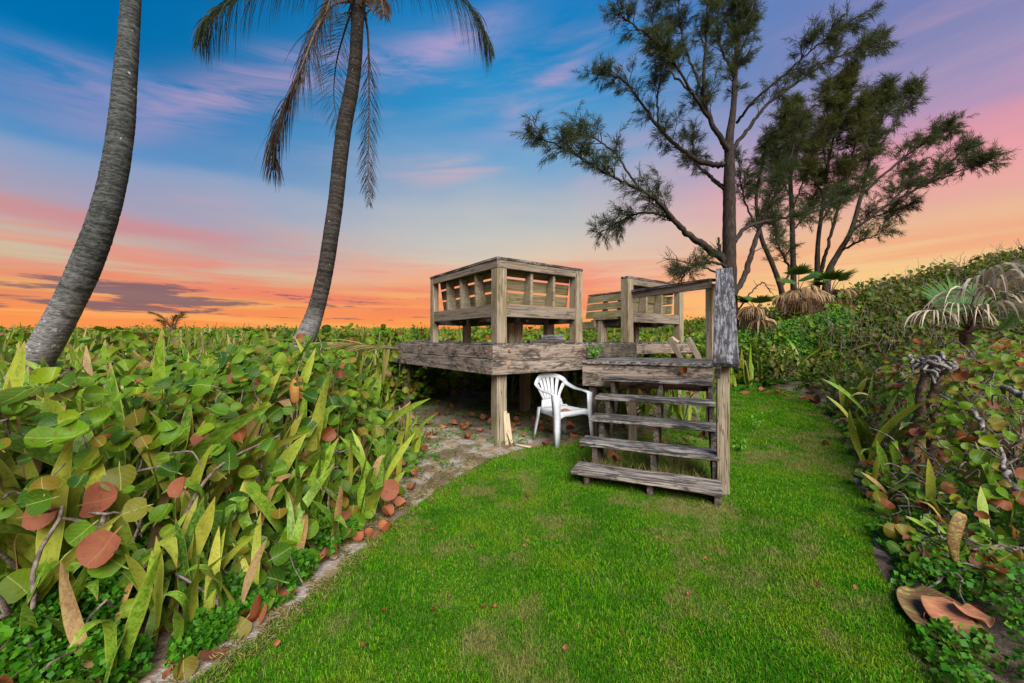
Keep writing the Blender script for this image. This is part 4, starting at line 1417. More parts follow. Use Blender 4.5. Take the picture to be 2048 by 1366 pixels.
pine('australian_pine', 'dense pine with upright twin stems just left of the far right one', gbase(1638), bz((1205, 1290, 0.3, 11), (1208, 1110, 0.3, 10), (1212, 980, 0.3, 8), (1235, 800, 0.4, 6), (1260, 620, 0.5, 4), (1300, 470, 0.6, 3), (1345, 290, 0.7, 2)),
     [bz((1222, 1110, 0.3, 8), (1250, 1000, 0, 6), (1290, 860, -0.2, 5), (1330, 700, -0.3, 4), (1370, 560, -0.4, 3), (1400, 400, -0.4, 2)), bz((1235, 800, 0.4, 5), (1190, 700, 0.9, 4), (1190, 560, 1.1, 2)),
      bz((1250, 700, 0.4, 4), (1230, 560, 0.2, 3), (1250, 420, 0.1, 2)), bz((1280, 540, 0.5, 4), (1240, 420, 0.8, 3), (1270, 330, 0.9, 2)), bz((1222, 900, 0.3, 4), (1290, 800, 0.8, 3), (1340, 640, 1.0, 2))], YB, M_CASU2, 1.15, None, (0.011, 0.21), 0.30, 1.1, 19)
pine('australian_pine', 'spreading pine with long limbs reaching far to the right', gbase(1657), bz((1235, 1290, 0, 13), (1250, 1120, 0, 12), (1300, 1020, 0, 10), (1345, 940, 0, 9), (1385, 800, 0, 7), (1425, 640, 0, 5), (1470, 480, 0, 4), (1500, 350, 0, 2)),
     [bz((1345, 940, 0, 7), (1500, 830, -0.4, 6), (1650, 750, -0.7, 4), (1800, 690, -0.9, 3), (1885, 665, -1.0, 2)), bz((1390, 790, 0, 5), (1560, 640, 0.3, 4), (1680, 560, 0.5, 3), (1750, 520, 0.6, 2)),
      bz((1425, 640, 0, 4), (1510, 520, 0.6, 3), (1570, 420, 0.9, 2), (1590, 370, 0.9, 1.5)), bz((1430, 620, 0, 4), (1390, 480, 0.5, 3), (1400, 370, 0.7, 2)), bz((1300, 1020, 0, 5), (1380, 980, -0.5, 4), (1450, 955, -0.8, 2)),
      bz((1650, 750, -0.7, 3), (1740, 670, -0.5, 3), (1810, 600, -0.4, 2)), bz((1500, 830, -0.4, 4), (1560, 760, 0.2, 3), (1600, 690, 0.5, 2)), bz((1360, 900, 0, 4), (1440, 880, 0.6, 3), (1590, 830, 0.9, 2))], YB, M_CASU, 1.05, None, (0.011, 0.21), 0.24, 1.15, 18)

# ================================================================== FAN PALMS
def fan_leaf(bag, base, direction, radius, droop, nseg=22, spread=2.3, width=0.05, split=0.25):
    """one palmate leaf: segments radiating from the hub, bending down"""
    d = np.array(direction, float)
    d /= np.linalg.norm(d)
    sidev = np.cross(d, (0, 0, 1.0))
    sidev /= max(np.linalg.norm(sidev), 1e-6)
    for k in range(nseg):
        a = (k / (nseg - 1) - 0.5) * spread + random.uniform(-0.03, 0.03)
        dd = d * math.cos(a) + sidev * math.sin(a)
        L = radius * (0.75 + 0.25 * math.cos(a)) * random.uniform(0.85, 1.1)
        p = np.array(base, float)
        pts = [p]
        for j in range(6):
            dd = dd + np.array([0, 0, -droop * (j / 5.0) ** 1.2 * random.uniform(0.7, 1.2)])
            dd /= np.linalg.norm(dd)
            p = p + dd * L / 6
            pts.append(p)
        pts = np.array(pts)
        wv = np.cross(dd, (sidev + rng.normal(0, 0.35, 3)) if droop > 0.3 else np.cross(d, sidev) * 0 + np.cross(sidev, d) + rng.normal(0, .15, 3))
        wv /= max(np.linalg.norm(wv), 1e-6)
        ww = np.array([0.15, 0.7, 1.0, 0.95, 0.75, 0.45, 0.05])[:, None] * width * 0.5
        V = np.concatenate([pts - wv * ww, pts + wv * ww])
        Fq = np.array([[j, j + 1, 7 + j + 1, 7 + j] for j in range(6)])
        uv = np.concatenate([np.stack([np.zeros(7), np.linspace(0, 1, 7)], -1), np.stack([np.ones(7), np.linspace(0, 1, 7)], -1)])
        bag.add(V, Fq, uv)


def fan_palm(label, base, crown, dry, green, stem_r=0.09, mdry=M_FANDRY, cat='fan palm'):
    """dry/green: lists of (petiole tip vector, leaf direction, radius, droop, width)"""
    root = thing('fan_palm', label, cat, base)
    P = smooth_path([base, (Vector(base) + Vector(crown)) / 2 + Vector((0.05, 0, 0)), crown], 24)
    V, Fq, uv = tube_arrays(P, np.linspace(stem_r * 1.15, stem_r, 24) * (1 + rng.uniform(-.12, .12, 24)), 8, jit=0.12)
    link('trunk', mesh_from('trunk', V, Fq, uv, M_STEM, True), root)
    for lst, mt, nm in ((dry, mdry, 'dead_leaf'), (green, M_FAN, 'fan_leaf')):
        for off, dr, rad, drp, wid in lst:
            c = np.array(crown)
            hub = c + np.array(off)
            mid = (c + hub) / 2 + np.array([0, 0, 0.08 * np.linalg.norm(off)])
            V, Fq, uv = tube_arrays(smooth_path([c, mid, hub], 8), np.linspace(0.014, 0.008, 8), 5)
            o = link(nm, mesh_from('petiole', V, Fq, uv, M_STEM, True), root)
            b = Bag()
            fan_leaf(b, hub, dr, rad, drp, 24, 2.5 if drp < 0.3 else 2.9, wid)
            link('leaf_segments', b.mesh('leaf_segments', mt), o, None, 'stuff')
    return root


def rdir(a, z):
    return (math.cos(a), math.sin(a), z)


Yf = 5.6
cr = px(1935, 660, Yf)
dry = [((-0.02, -0.25, 0.72), (0.0, -0.45, 0.45), 1.05, 0.95, 0.045), ((0.12, -0.3, 0.70), (0.15, -0.4, 0.5), 1.0, 0.95, 0.045), ((-0.25, -0.3, 0.52), (-0.5, -0.4, 0.35), 0.95, 0.95, 0.04),
       ((-0.45, -0.25, 0.35), (-0.7, -0.3, 0.25), 0.85, 1.0, 0.035), ((0.02, -0.45, 0.60), (-0.1, -0.6, 0.4), 1.0, 1.0, 0.045), ((0.30, -0.3, 0.58), (0.45, -0.3, 0.3), 0.85, 1.0, 0.04), ((-0.25, -0.45, 0.30), (-0.3, -0.6, 0.3), 0.85, 1.05, 0.04),
       ((-0.75, -0.2, 0.30), (-0.8, -0.2, 0.1), 0.6, 1.0, 0.03)]
green = [((0.62, -0.1, 0.48), (0.55, -0.1, 0.5), 0.70, 0.08, 0.06), ((0.15, 0.25, 0.30), (0.1, 0.35, 0.8), 0.75, 0.12, 0.06), ((0.20, -0.25, -0.02), (0.2, -0.4, 0.7), 0.6, 0.12, 0.055),
         ((-0.10, 0.3, 0.25), (-0.3, 0.3, 0.8), 0.7, 0.12, 0.055), ((0.75, 0.0, 0.18), (0.7, 0.0, 0.45), 0.65, 0.12, 0.06)]
dry = [(tuple(0.86 * q for q in o), d_, 0.84 * r_, dr_, 0.9 * w_) for o, d_, r_, dr_, w_ in dry]
green = [(tuple(0.9 * q for q in o), d_, 0.9 * r_, dr_, w_) for o, d_, r_, dr_, w_ in green]
fan_palm('fan palm with pale drooping dead fronds and green fans at the right edge', (cr.x, Yf, gh(cr.x, Yf) - 0.05), tuple(cr), dry, green)


def skirt(n, rad, r0, seed_dir=0.0):
    out = []
    for k in range(n):
        a = seed_dir + k / n * 2 * PI + random.uniform(-0.3, 0.3)
        out.append(((math.cos(a) * r0, math.sin(a) * r0, random.uniform(-0.28, 0.18)), rdir(a, random.uniform(-0.9, 0.35)), rad * random.uniform(0.7, 1.2), random.uniform(0.9, 1.5), 0.045))
    return out


def greens(n, rad, r0, z0=0.3):
    out = []
    for k in range(n):
        a = k / n * 2 * PI + random.uniform(-0.3, 0.3)
        out.append(((math.cos(a) * r0, math.sin(a) * r0, z0 * random.uniform(0.6, 1.2)), rdir(a, random.uniform(0.4, 1.0)), rad * random.uniform(0.85, 1.15), 0.12, 0.055))
    return out


Yg = 10.6
cr = px(1597, 585, Yg)
fan_palm('brown shaggy fan palm on the dune below the pines, taller of two neighbours', (cr.x, Yg, gh(cr.x, Yg) - 0.05), tuple(cr), skirt(13, 0.72, 0.12) + skirt(8, 0.55, 0.28), greens(3, 0.5, 0.15, 0.4), 0.10, M_FANBROWN)
cr = px(1660, 592, Yg + 0.4)
fan_palm('shaggy fan palm with green upper fans right of the brown one', (cr.x, Yg + 0.4, gh(cr.x, Yg + 0.4) - 0.05), tuple(cr), skirt(11, 0.66, 0.12) + skirt(5, 0.5, 0.25), greens(6, 0.5, 0.2, 0.5), 0.10, M_FANBROWN)
cr = px(1512, 622, 10.0)
fan_palm('low fan palm with grey hanging leaves left of the shaggy pair', (cr.x, 10.0, gh(cr.x, 10.0) - 0.05), tuple(cr), skirt(8, 0.6, 0.18), greens(4, 0.4, 0.2), 0.07, M_FANBROWN)

# ================================================================== THICKET
def disc_leaf(cup, n=12, sx=1.0, wav=0.0, notch=True):
    """round sea-grape blade, petiole end at the origin, lying along +Y, unit diameter"""
    V = [(0, 0.5, -cup * 0.25)]
    U = [(0.5, 0.5)]
    rim = []
    for k in range(n):
        a = -PI / 2 + (k + 0.5) / n * 2 * PI
        r = 0.5 * (1 - (0.16 if notch and abs(a + PI / 2) < 0.4 or (notch and abs(a - 3 * PI / 2) < 0.4) else 0))
        x, y = math.cos(a) * r * sx, 0.5 + math.sin(a) * r
        z = cup * (x * x * 2.2 + 0.3 * (y - 0.5) ** 2) + wav * math.sin(3 * a)
        rim.append((x, y, z))
        U.append((0.5 + x, y))
    mid = []
    for (x, y, z) in rim:
        mid.append((x * 0.55, 0.5 + (y - 0.5) * 0.55, z * 0.28 - cup * 0.10))
        U.append((0.5 + x * 0.55, 0.5 + (y - 0.5) * 0.55))
    V += rim + mid
    F = []
    for k in range(n):
        j = (k + 1) % n
        F.append((1 + k, 1 + j, 1 + n + j, 1 + n + k))
    T = [(0, 1 + n + k, 1 + n + (k + 1) % n) for k in range(n)]
    # petiole
    b = len(V)
    V += [(-0.03, 0.10, 0), (0.03, 0.10, 0), (0.015, -0.12, -0.03), (-0.015, -0.12, -0.03)]
    U += [(0.49, 0.5), (0.51, 0.5), (0.51, 0.4), (0.49, 0.4)]
    F.append((b, b + 1, b + 2, b + 3))
    return np.array(V, float), np.array(F), np.array(T), np.array(U, float)


LEAF_MESH = {}
shapes = [disc_leaf(0.35, 14), disc_leaf(0.6, 14, 0.92, 0.02), disc_leaf(-0.35, 14, 1.05, 0.015), disc_leaf(0.15, 14, 1.08, 0.03), disc_leaf(1.0, 14, 0.95, 0.03), disc_leaf(1.5, 14, 0.85, 0.05)]
for si, (v_, f_, t_, u_) in enumerate(shapes):
    for mi, mt in enumerate((M_LG, M_LO, M_LR, M_LS, M_FALL)):
        LEAF_MESH[si, mi] = mesh_from('leaf', v_, [f_, t_], u_, mt, True)


def quat_frame(n, y):
    """rotation with local Z = n, local Y near y"""
    z = Vector(n).normalized()
    x = Vector(y).cross(z)
    if x.length < 1e-4:
        x = Vector((1, 0, 0))
    x.normalize()
    y = z.cross(x)
    return Matrix((x, y, z)).transposed().to_4x4()


def put_leaf(parent, p, n, y, size, mi, si=None, label=None):
    si = random.choice((0, 0, 1, 2, 3)) if si is None else si
    M = quat_frame(n, y)
    M = Matrix.Translation(p) @ M @ Matrix.Scale(size, 4)
    o = link('leaf', LEAF_MESH[si, mi], parent, M)
    if label:
        o['label'] = label
    return o


# ---- strap leaves (mother-in-law's tongue)
def strap(L, W, lean, curl, twist, seg=9, tip=0.75, bent=None):
    """upright blade along +Z, leaning to +Y"""
    V, U = [], []
    p = np.array([0.0, 0, 0])
    a = lean
    for i in range(seg):
        s = i / (seg - 1)
        wv = W * 0.58 * (1 + 0.07 * math.sin(s * 15 + L * 40)) * (0.45 + 0.55 * min(1, s / 0.45)) * (1 - max(0, (s - tip) / (1 - tip)) ** 1.6 * 0.97)
        tw = twist * s
        ca, sa = math.cos(tw), math.sin(tw)
        fold = 0.28 * (1 - s * 0.5)
        for k in (-1, 0, 1):
            lx = k * wv
            off = np.array([lx * ca, lx * sa, 0]) + np.array([-sa, ca, 0]) * (abs(k) - 0.5) * wv * fold
            V.append(p + off)
            U.append((0.5 + 0.5 * k, s))
        step = L / (seg - 1)
        aa = a
        if bent and s > bent[0]:
            aa = a + bent[1] * min(1.0, (s - bent[0]) / 0.28)
        p = p + np.array([0, math.sin(aa), math.cos(aa)]) * step
        a += curl / (seg - 1)
    return np.array(V), grid_faces(seg, 3), np.array(U)


STRAP = {}
specs = [(0.70, 0.062, 0.05, 0.20, 0.6, None), (0.62, 0.070, 0.12, 0.65, -0.9, None), (0.78, 0.056, 0.02, 0.35, 1.5, None), (0.52, 0.075, 0.2, 0.95, 0.7, None),
         (0.80, 0.055, 0.10, 0.9, -1.4, None), (0.70, 0.060, 0.1, 0.2, 0.4, (0.62, 2.2)), (0.60, 0.066, 0.08, 0.25, 0.6, (0.75, 2.4)), (0.45, 0.068, 0.3, 0.8, -0.4, None)]
for si, (L, W_, le, cu, tw, bn) in enumerate(specs):
    v_, f_, u_ = strap(L, W_, le, cu, tw, 13, 0.72, bn)
    for mi, mt in enumerate((M_SNAKE, M_SNAKE_Y, M_DRY)):
        STRAP[si, mi] = mesh_from('leaf', v_, f_, u_, mt, True)


def strap_plant(p, n, scale, label, group, drymax=0.1, yel=0.25, lean=0.3, name='snake_plant'):
    root = thing(name, label, 'snake plant', p, group)
    for k in range(n):
        r = random.random()
        mi = 2 if r < drymax else (1 if r < drymax + yel else 0)
        si = random.choice((5, 6, 5, 7)) if (mi == 2 and random.random() < 0.6) else random.choice((0, 0, 1, 2, 2, 3, 4, 4, 7, 5) if random.random() < 0.85 else (5, 6, 7))
        a = random.uniform(0, 2 * PI)
        off = Vector((math.cos(a), math.sin(a), 0)) * random.uniform(0.01, 0.09)
        M = Matrix.Translation(Vector(p) + off) @ Matrix.Rotation(a - PI / 2, 4, 'Z') @ Matrix.Rotation(random.uniform(-lean, lean * 0.4), 4, 'X') @ Matrix.Rotation(random.uniform(-lean, lean), 4, 'Y') @ Matrix.Rotation(random.uniform(0, 2 * PI), 4, 'Z') @ Matrix.Scale(scale * random.uniform(0.75, 1.15), 4)
        link('leaf', STRAP[si, mi], root, M)
    return root


# ---- canopy height over the ground
def can_left(X, Y):
    d = bxl(Y) - np.asarray(X)
    h = 0.10 + 0.93 * sstep(0.02, 0.80, d)
    # lower in the near corner where the ground cover takes over
    low = (1 - sstep(1.5, 2.15, Y)) * (1 - sstep(0.2, 0.75, d))
    h = h * (1 - 0.45 * low)
    h = h * (1 - 0.26 * sstep(-1.0, -1.2, np.asarray(X) / np.maximum(Y, 0.1)) * sstep(1.8, 2.4, Y))
    return h + 0.16 * np.sin(np.asarray(X) * 2.3 + 1.0) * np.sin(np.asarray(Y) * 1.9) * sstep(0.4, 1.0, d)


def can_right(X, Y):
    d = np.asarray(X) - bxr(Y)
    h = 0.10 + 1.02 * sstep(0.0, 0.95, d) * (0.22 + 0.78 * sstep(2.1, 3.3, Y))
    return h + 0.14 * np.sin(np.asarray(X) * 2.9) * np.sin(np.asarray(Y) * 2.3 + 0.6) * sstep(0.4, 1.0, d)


def grad(fn, x, y, e=0.05):
    return np.array([-(float(fn(x + e, y)) - float(fn(x - e, y))) / (2 * e), -(float(fn(x, y + e)) - float(fn(x, y - e))) / (2 * e), 1.0])


def blocked(x, y):
    """places where the deck, stairs or palm trunks stand"""
    q = Vector((x, y, 0)) - P0
    a, b = q.dot(E1), q.dot(E2)
    return -0.12 < a < LA + 0.15 and -0.12 < b < LB + 0.15


def branch_mesh(p0, p1, r0, r1, wig=0.05, n=9):
    q = np.linspace(np.array(p0, float), np.array(p1, float), n)
    q[1:-1] += rng.normal(0, wig, (n - 2, 3)) * np.linspace(1, 0.6, n - 2)[:, None]
    q[:, 2] += np.sin(np.linspace(0, PI, n)) * 0.06
    return tube_arrays(smooth_path(q, n * 2), np.linspace(r0, r1, n * 2), 6, jit=0.1)


def shrub(c, rad, nleaf, canopy, inside, label, group, mix=(0.80, 0.135, 0.05, 0.015), size=(0.075, 0.135), nbr=3, twig=6, lowfrac=0.35, mat_br=M_TWIG, face=(0.05, -0.75, 0.62), br=0.009):
    root = thing('sea_grape_shrub', label, 'shrub', (c[0], c[1], gh(c[0], c[1])), group)
    base = np.array([c[0], c[1], gh(c[0], c[1])])
    ends = []
    for k in range(nbr):
        a = random.uniform(0, 2 * PI)
        x, y = c[0] + math.cos(a) * rad * random.uniform(.5, 1.0), c[1] + math.sin(a) * rad * random.uniform(.5, 1.0)
        if not inside(x, y):
            x, y = c[0] - math.cos(a) * rad * 0.5, c[1] - math.sin(a) * rad * 0.5
        z = gh(x, y) + float(canopy(x, y)) * random.uniform(0.6, 0.98)
        V, Fq, uv = branch_mesh(base + rng.normal(0, 0.03, 3), (x, y, z), br * random.uniform(0.8, 1.5), br * 0.4, 0.045)
        link('branch', mesh_from('branch', V, Fq, uv, mat_br, True), root)
        ends.append(np.array([x, y, z]))
    if twig:
        b = Bag()
        for k in range(twig):
            x, y = c[0] + rng.normal(0, rad * 0.55), c[1] + rng.normal(0, rad * 0.55)
            if not (inside(x - 0.12, y) and inside(x + 0.12, y)):
                continue
            z = gh(x, y) + max(0.05, float(canopy(x, y)) * random.uniform(0.35, 1.02))
            d = rng.normal(0, 1, 3) * (1, 1, 0.6)
            d /= np.linalg.norm(d)
            L = random.uniform(0.12, 0.34)
            V, Fq, uv = branch_mesh((x, y, z), np.array([x, y, z]) + d * L, 0.0065, 0.003, 0.02, 5)
            b.add(V, Fq, uv)
        link('twigs', b.mesh('twigs', mat_br, True), root, None, 'stuff')
    k = 0
    tries = 0
    while k < nleaf and tries < nleaf * 6:
        tries += 1
        x = c[0] + rng.normal(0, rad * 0.55)
        y = c[1] + rng.normal(0, rad * 0.55)
        if not inside(x, y):
            continue
        h = float(canopy(x, y))
        u = random.uniform(0.12, 1.0) if random.random() < lowfrac else random.uniform(0.72, 1.08)
        z = gh(x, y) + max(0.04, h * u)
        g = grad(canopy, x, y)
        g = np.clip(g, -1.2, 1.2)
        n = np.array(face) + g * 0.45 + rng.normal(0, 0.42, 3)
        n /= np.linalg.norm(n)
        yv = rng.normal(0, 1, 3)
        r = random.random()
        mi = 0 if r < mix[0] else (1 if r < mix[0] + mix[1] else (2 if r < mix[0] + mix[1] + mix[2] else 3))
        if u < 0.6 and mi == 0 and random.random() < 0.08:
            mi = 2
        s = random.uniform(*size) * (0.8 if mi == 3 else 1) * (0.7 if random.random() < 0.2 else 1)
        put_leaf(root, (x, y, z), n, yv, s, mi)
        k += 1
    return root


def in_left(x, y):
    return x < float(bxl(y)) + 0.03 and not blocked(x, y) and y > 0.9


def in_right(x, y):
    return x > float(bxr(y)) - 0.02


def poisson(pred, x0, x1, y0, y1, dmin, n):
    out = []
    for _ in range(n * 60):
        x, y = random.uniform(x0, x1), random.uniform(y0, y1)
        if pred(x, y) and all((x - a) ** 2 + (y - b) ** 2 > dmin * dmin for a, b in out):
            out.append((x, y))
            if len(out) >= n:
                break
    return out


def seen(x, y, m=0.25):
    return abs(x) < 1.304 * y + m


def zr(y):
    return 'low down by the palm sheath' if y < 2.6 else ('in front of the gnarled stump' if y < 3.5 else ('behind the gnarled stump' if y < 4.8 else 'toward the far end of the lawn'))


def zone(x, y):
    if y < 2.2:
        return 'near the lower left corner'
    if y < 3.2:
        return 'in the middle of the left bank' if x / y > -0.85 else 'at the left edge below the grey palm'
    return 'beside the thick grey palm trunk' if x / y < -0.95 else ('between the two palm trunks' if x / y < -0.62 else 'close to the left end of the deck')


ORD = ['first', 'second', 'third', 'fourth', 'fifth', 'sixth', 'seventh', 'eighth', 'ninth', 'tenth', 'eleventh', 'twelfth', 'thirteenth', 'fourteenth', 'fifteenth', 'sixteenth']
nfl = nfr = 0
# left bank, individual leaves
pts = poisson(lambda x, y: in_left(x + 0.16, y) and seen(x, y, 0.5), -6.8, -0.7, 1.2, 5.0, 0.50, 52)
pts.sort(key=lambda p: p[1])
for i, (x, y) in enumerate(pts):
    front = float(bxl(y)) - x < 0.65
    lab = 'sea grape shrub with green and rusty leaves ' + zone(x, y)
    if front:
        nfl += 1
        lab = 'sea grape shrub spilling over the sandy left lawn edge, %s counting away from the camera' % ORD[nfl - 1]
    shrub((x, y), 0.46, (32 if y < 2.3 else 80) if front else (80 if y < 3.2 else 78), can_left, in_left, lab, 'sea grape shrubs at the front of the left bank' if front else 'sea grape shrubs ' + zone(x, y),
          size=(0.055, 0.120) if y < 2.6 else (0.065, 0.124), lowfrac=0.25 if front else 0.2)
# right bank
pts = poisson(lambda x, y: in_right(x - 0.15, y) and seen(x, y, 0.75), 1.6, 8.8, 1.75, 6.6, 0.52, 42)
pts.sort(key=lambda p: p[1])
for i, (x, y) in enumerate(pts):
    front = x - float(bxr(y)) < 0.6
    lab = 'tangled sea grape shrub with bare grey stems ' + zr(y)
    if front:
        nfr += 1
        lab = 'twiggy rusty-leaved sea grape shrub at the right lawn edge, %s counting away from the camera' % ORD[nfr - 1]
    shrub((x, y), 0.46, 82 if y < 4.5 else 76, can_right, in_right, lab, 'sea grape shrubs along the right lawn edge' if front else 'tangled shrubs ' + zr(y),
          mix=(0.62, 0.18, 0.18, 0.02), size=(0.05, 0.105), nbr=5, twig=22, lowfrac=0.35, face=(-0.25, -0.6, 0.7), br=0.009)

# snake plants in the left bank
pts = poisson(lambda x, y: in_left(x + 0.08, y) and seen(x, y, 0.0), -6.0, -0.7, 1.35, 5.2, 0.155, 300)
for x, y in pts:
    front = float(bxl(y)) - x < 0.6
    if front and y > 3.0 and random.random() < 0.55:
        continue
    sc = (0.70 + 0.42 * float(can_left(x, y)) if front else 1.22 + 0.34 * random.random()) * (0.80 if y < 2.0 else 0.94 if y < 2.5 else 1.0)
    strap_plant((x, y, gh(x, y)), random.randint(5, 8) if front else random.randint(4, 7), sc, ('mottled snake plant at the lawn edge ' if front else 'snake plant blades rising through sea grape ') + zone(x, y),
                ('edge snake plants ' if front else 'inner snake plants ') + zone(x, y), 0.10, 0.34, 0.45)
pts = poisson(lambda x, y: in_right(x - 0.1, y) and seen(x, y, 0.1), 1.5, 8.0, 2.05, 6.5, 0.40, 40)
for x, y in pts:
    strap_plant((x, y, gh(x, y)), random.randint(3, 6), (0.62 if y < 3.2 else 0.95) + 0.30 * float(can_right(x, y)), 'snake plant in the right bank ' + zr(y), 'right bank snake plants ' + zr(y), 0.14, 0.25, 0.4)
pts = poisson(lambda x, y: 0.50 < x / y < 0.80, 4.2, 7.2, 8.62, 9.1, 0.20, 24)
for x, y in pts:
    strap_plant((x, y, gh(x, y)), random.randint(4, 7), random.uniform(0.85, 1.25), 'snake plant against the green bank at the far end of the lawn', 'snake plants at the far end of the lawn', 0.15, 0.35, 0.35)
# under and behind the stairs and deck
for kk, (u, v, Yd) in enumerate(sorted(((1250, 850, 5.6), (1290, 850, 5.9), (1330, 855, 5.7), (1370, 852, 5.5), (1405, 850, 5.7), (1310, 845, 6.3), (1355, 842, 6.4), (1400, 842, 6.3), (1240, 842, 6.2), (1150, 838, 6.6), (1110, 838, 6.9),
                   (1060, 836, 7.2), (1030, 834, 7.4), (1185, 838, 6.5)))):
    p = px(u, v, Yd)
    strap_plant((p.x, p.y, 0), random.randint(5, 8), random.uniform(0.75, 1.0), 'shaded snake plant under deck and stairs, %s from the left of its row' % ORD[kk], 'snake plants under the deck and stairs', 0.05, 0.12, 0.3)

# ---- the middle distance: whole shrubs with one joined crown, copied
def crown_mesh(nl, rad, hgt, mat, size, v_f_t_u):
    v_, f_, t_, u_ = v_f_t_u
    P = rng.normal(0, 1, (nl, 3))
    P /= np.linalg.norm(P, axis=1, keepdims=True)
    P *= rng.uniform(0.45, 1.0, (nl, 1)) ** 0.6
    P[:, 2] = np.abs(P[:, 2])
    P *= (rad, rad, hgt)
    P[:, 2] += 0.08
    P += rng.normal(0, 0.05, P.shape)
    rot = rand_rot(nl, (0, -0.45, 0.8), 0.5)
    s = rng.uniform(size[0], size[1], nl)
    V, Fq, uv = scatter(v_, f_, u_, rot, P, s)
    _, Ft, _ = scatter(v_, t_, u_, rot, P, s)
    return mesh_from('foliage', V, [Fq, Ft], uv, mat, True)


low = disc_leaf(0.4, 8, 1.0, 0.02, False)
CROWNS = [crown_mesh(260, 0.62, 0.95, M_THICK, (0.07, 0.13), low) for _ in range(5)]
CROWNS_H = [crown_mesh(300, 0.75, 0.95, M_HILL, (0.07, 0.135), low) for _ in range(4)]


def stems_mesh():
    b = Bag()
    for k in range(9):
        a = random.uniform(0, 2 * PI)
        V, Fq, uv = branch_mesh((0, 0, 0), (math.cos(a) * 0.5, math.sin(a) * 0.5, random.uniform(0.5, 1.0)), 0.012, 0.004, 0.05, 6)
        b.add(V, Fq, uv)
    return b.mesh('stems', M_TWIG, True)


STEMS = [stems_mesh() for _ in range(3)]


def zm(x, y):
    q = x / y
    return 'beyond the thick grey palm' if q < -0.95 else ('in line between both palm trunks' if q < -0.55 else ('between curving palm and deck' if q < -0.27 else 'seen just left of the deck end'))


def hz(x, y):
    q = x / y
    return 'behind the far end of the lawn' if q < 0.8 else ('between the pines and the pale fan palm' if q < 1.0 else ('up behind the pale fan palm' if q < 1.2 else 'at the right edge of the photo'))


def far_shrub(x, y, sc, crowns, label, group):
    root = thing('sea_grape_shrub', label, 'shrub', (x, y, gh(x, y)), group)
    M = Matrix.Translation((x, y, gh(x, y))) @ Matrix.Rotation(random.uniform(-0.5, 0.5), 4, 'Z') @ Matrix.Scale(sc, 4)
    link('foliage', random.choice(crowns), root, M, 'stuff')
    link('stems', random.choice(STEMS), root, M, 'stuff')


pts = poisson(lambda x, y: x < float(bxl(min(y, 9.6))) - (0.55 if y > 4.6 else 0.2) and not blocked(x, y) and seen(x, y, 0.3), -12, -0.5, 4.9, 9.0, 0.62, 90)
pts = [p for p in pts]
for x, y in pts:
    far_shrub(x, y, random.choice((0.8, 0.9, 1.0, 1.1, 1.32)) * random.uniform(0.95, 1.05), CROWNS, 'mid-distance sea grape shrub ' + zm(x, y), 'mid-distance shrubs ' + zm(x, y))
pts = poisson(lambda x, y: not blocked(x, y) and -0.33 < x / y < 0.55 and (x / y < 0.40 or y > 9.2), -3.5, 6.0, 7.0, 10.6, 0.62, 44)
for x, y in pts:
    far_shrub(x, y, random.uniform(0.95, 1.32), CROWNS, 'leafy sea grape shrub just behind the deck', 'sea grape shrubs behind the deck')
pts = poisson(lambda x, y: seen(x, y, 0.3) and x / y < 0.36, -20, 5, 9.5, 16, 1.5, 34)
for x, y in pts:
    far_shrub(x, y, random.uniform(1.0, 1.38), CROWNS, 'rounded sea grape bush standing out of the far thicket', 'bushes breaking the skyline of the far thicket')
pts = poisson(lambda x, y: 0.52 < x / y < 0.85 and y > 9.4, 4.5, 9.5, 9.4, 10.8, 0.6, 16)
for x, y in pts:
    far_shrub(x, y, random.uniform(1.0, 1.25), CROWNS, 'sea grape shrub capping the bank at the far end of the lawn', 'sea grape shrubs at the far end of the lawn')
pts = poisson(lambda x, y: 0.60 < x / y < 1.45 and x > 5.2 and x > float(bxr(min(y, 8.9))) + 0.3 and not (y < 8.2 and 0.88 < x / y < 1.3), 5.2, 22, 6.6, 16.5, 0.80, 125)
for x, y in pts:
    far_shrub(x, y, random.choice((0.65, 0.8, 0.95, 1.1, 1.2)) * random.uniform(0.9, 1.1) * (0.8 if y < 10.6 and x / y < 0.90 else 1.0), CROWNS_H, 'dark sea grape shrub on the rising dune ' + hz(x, y), 'dune shrubs ' + hz(x, y))

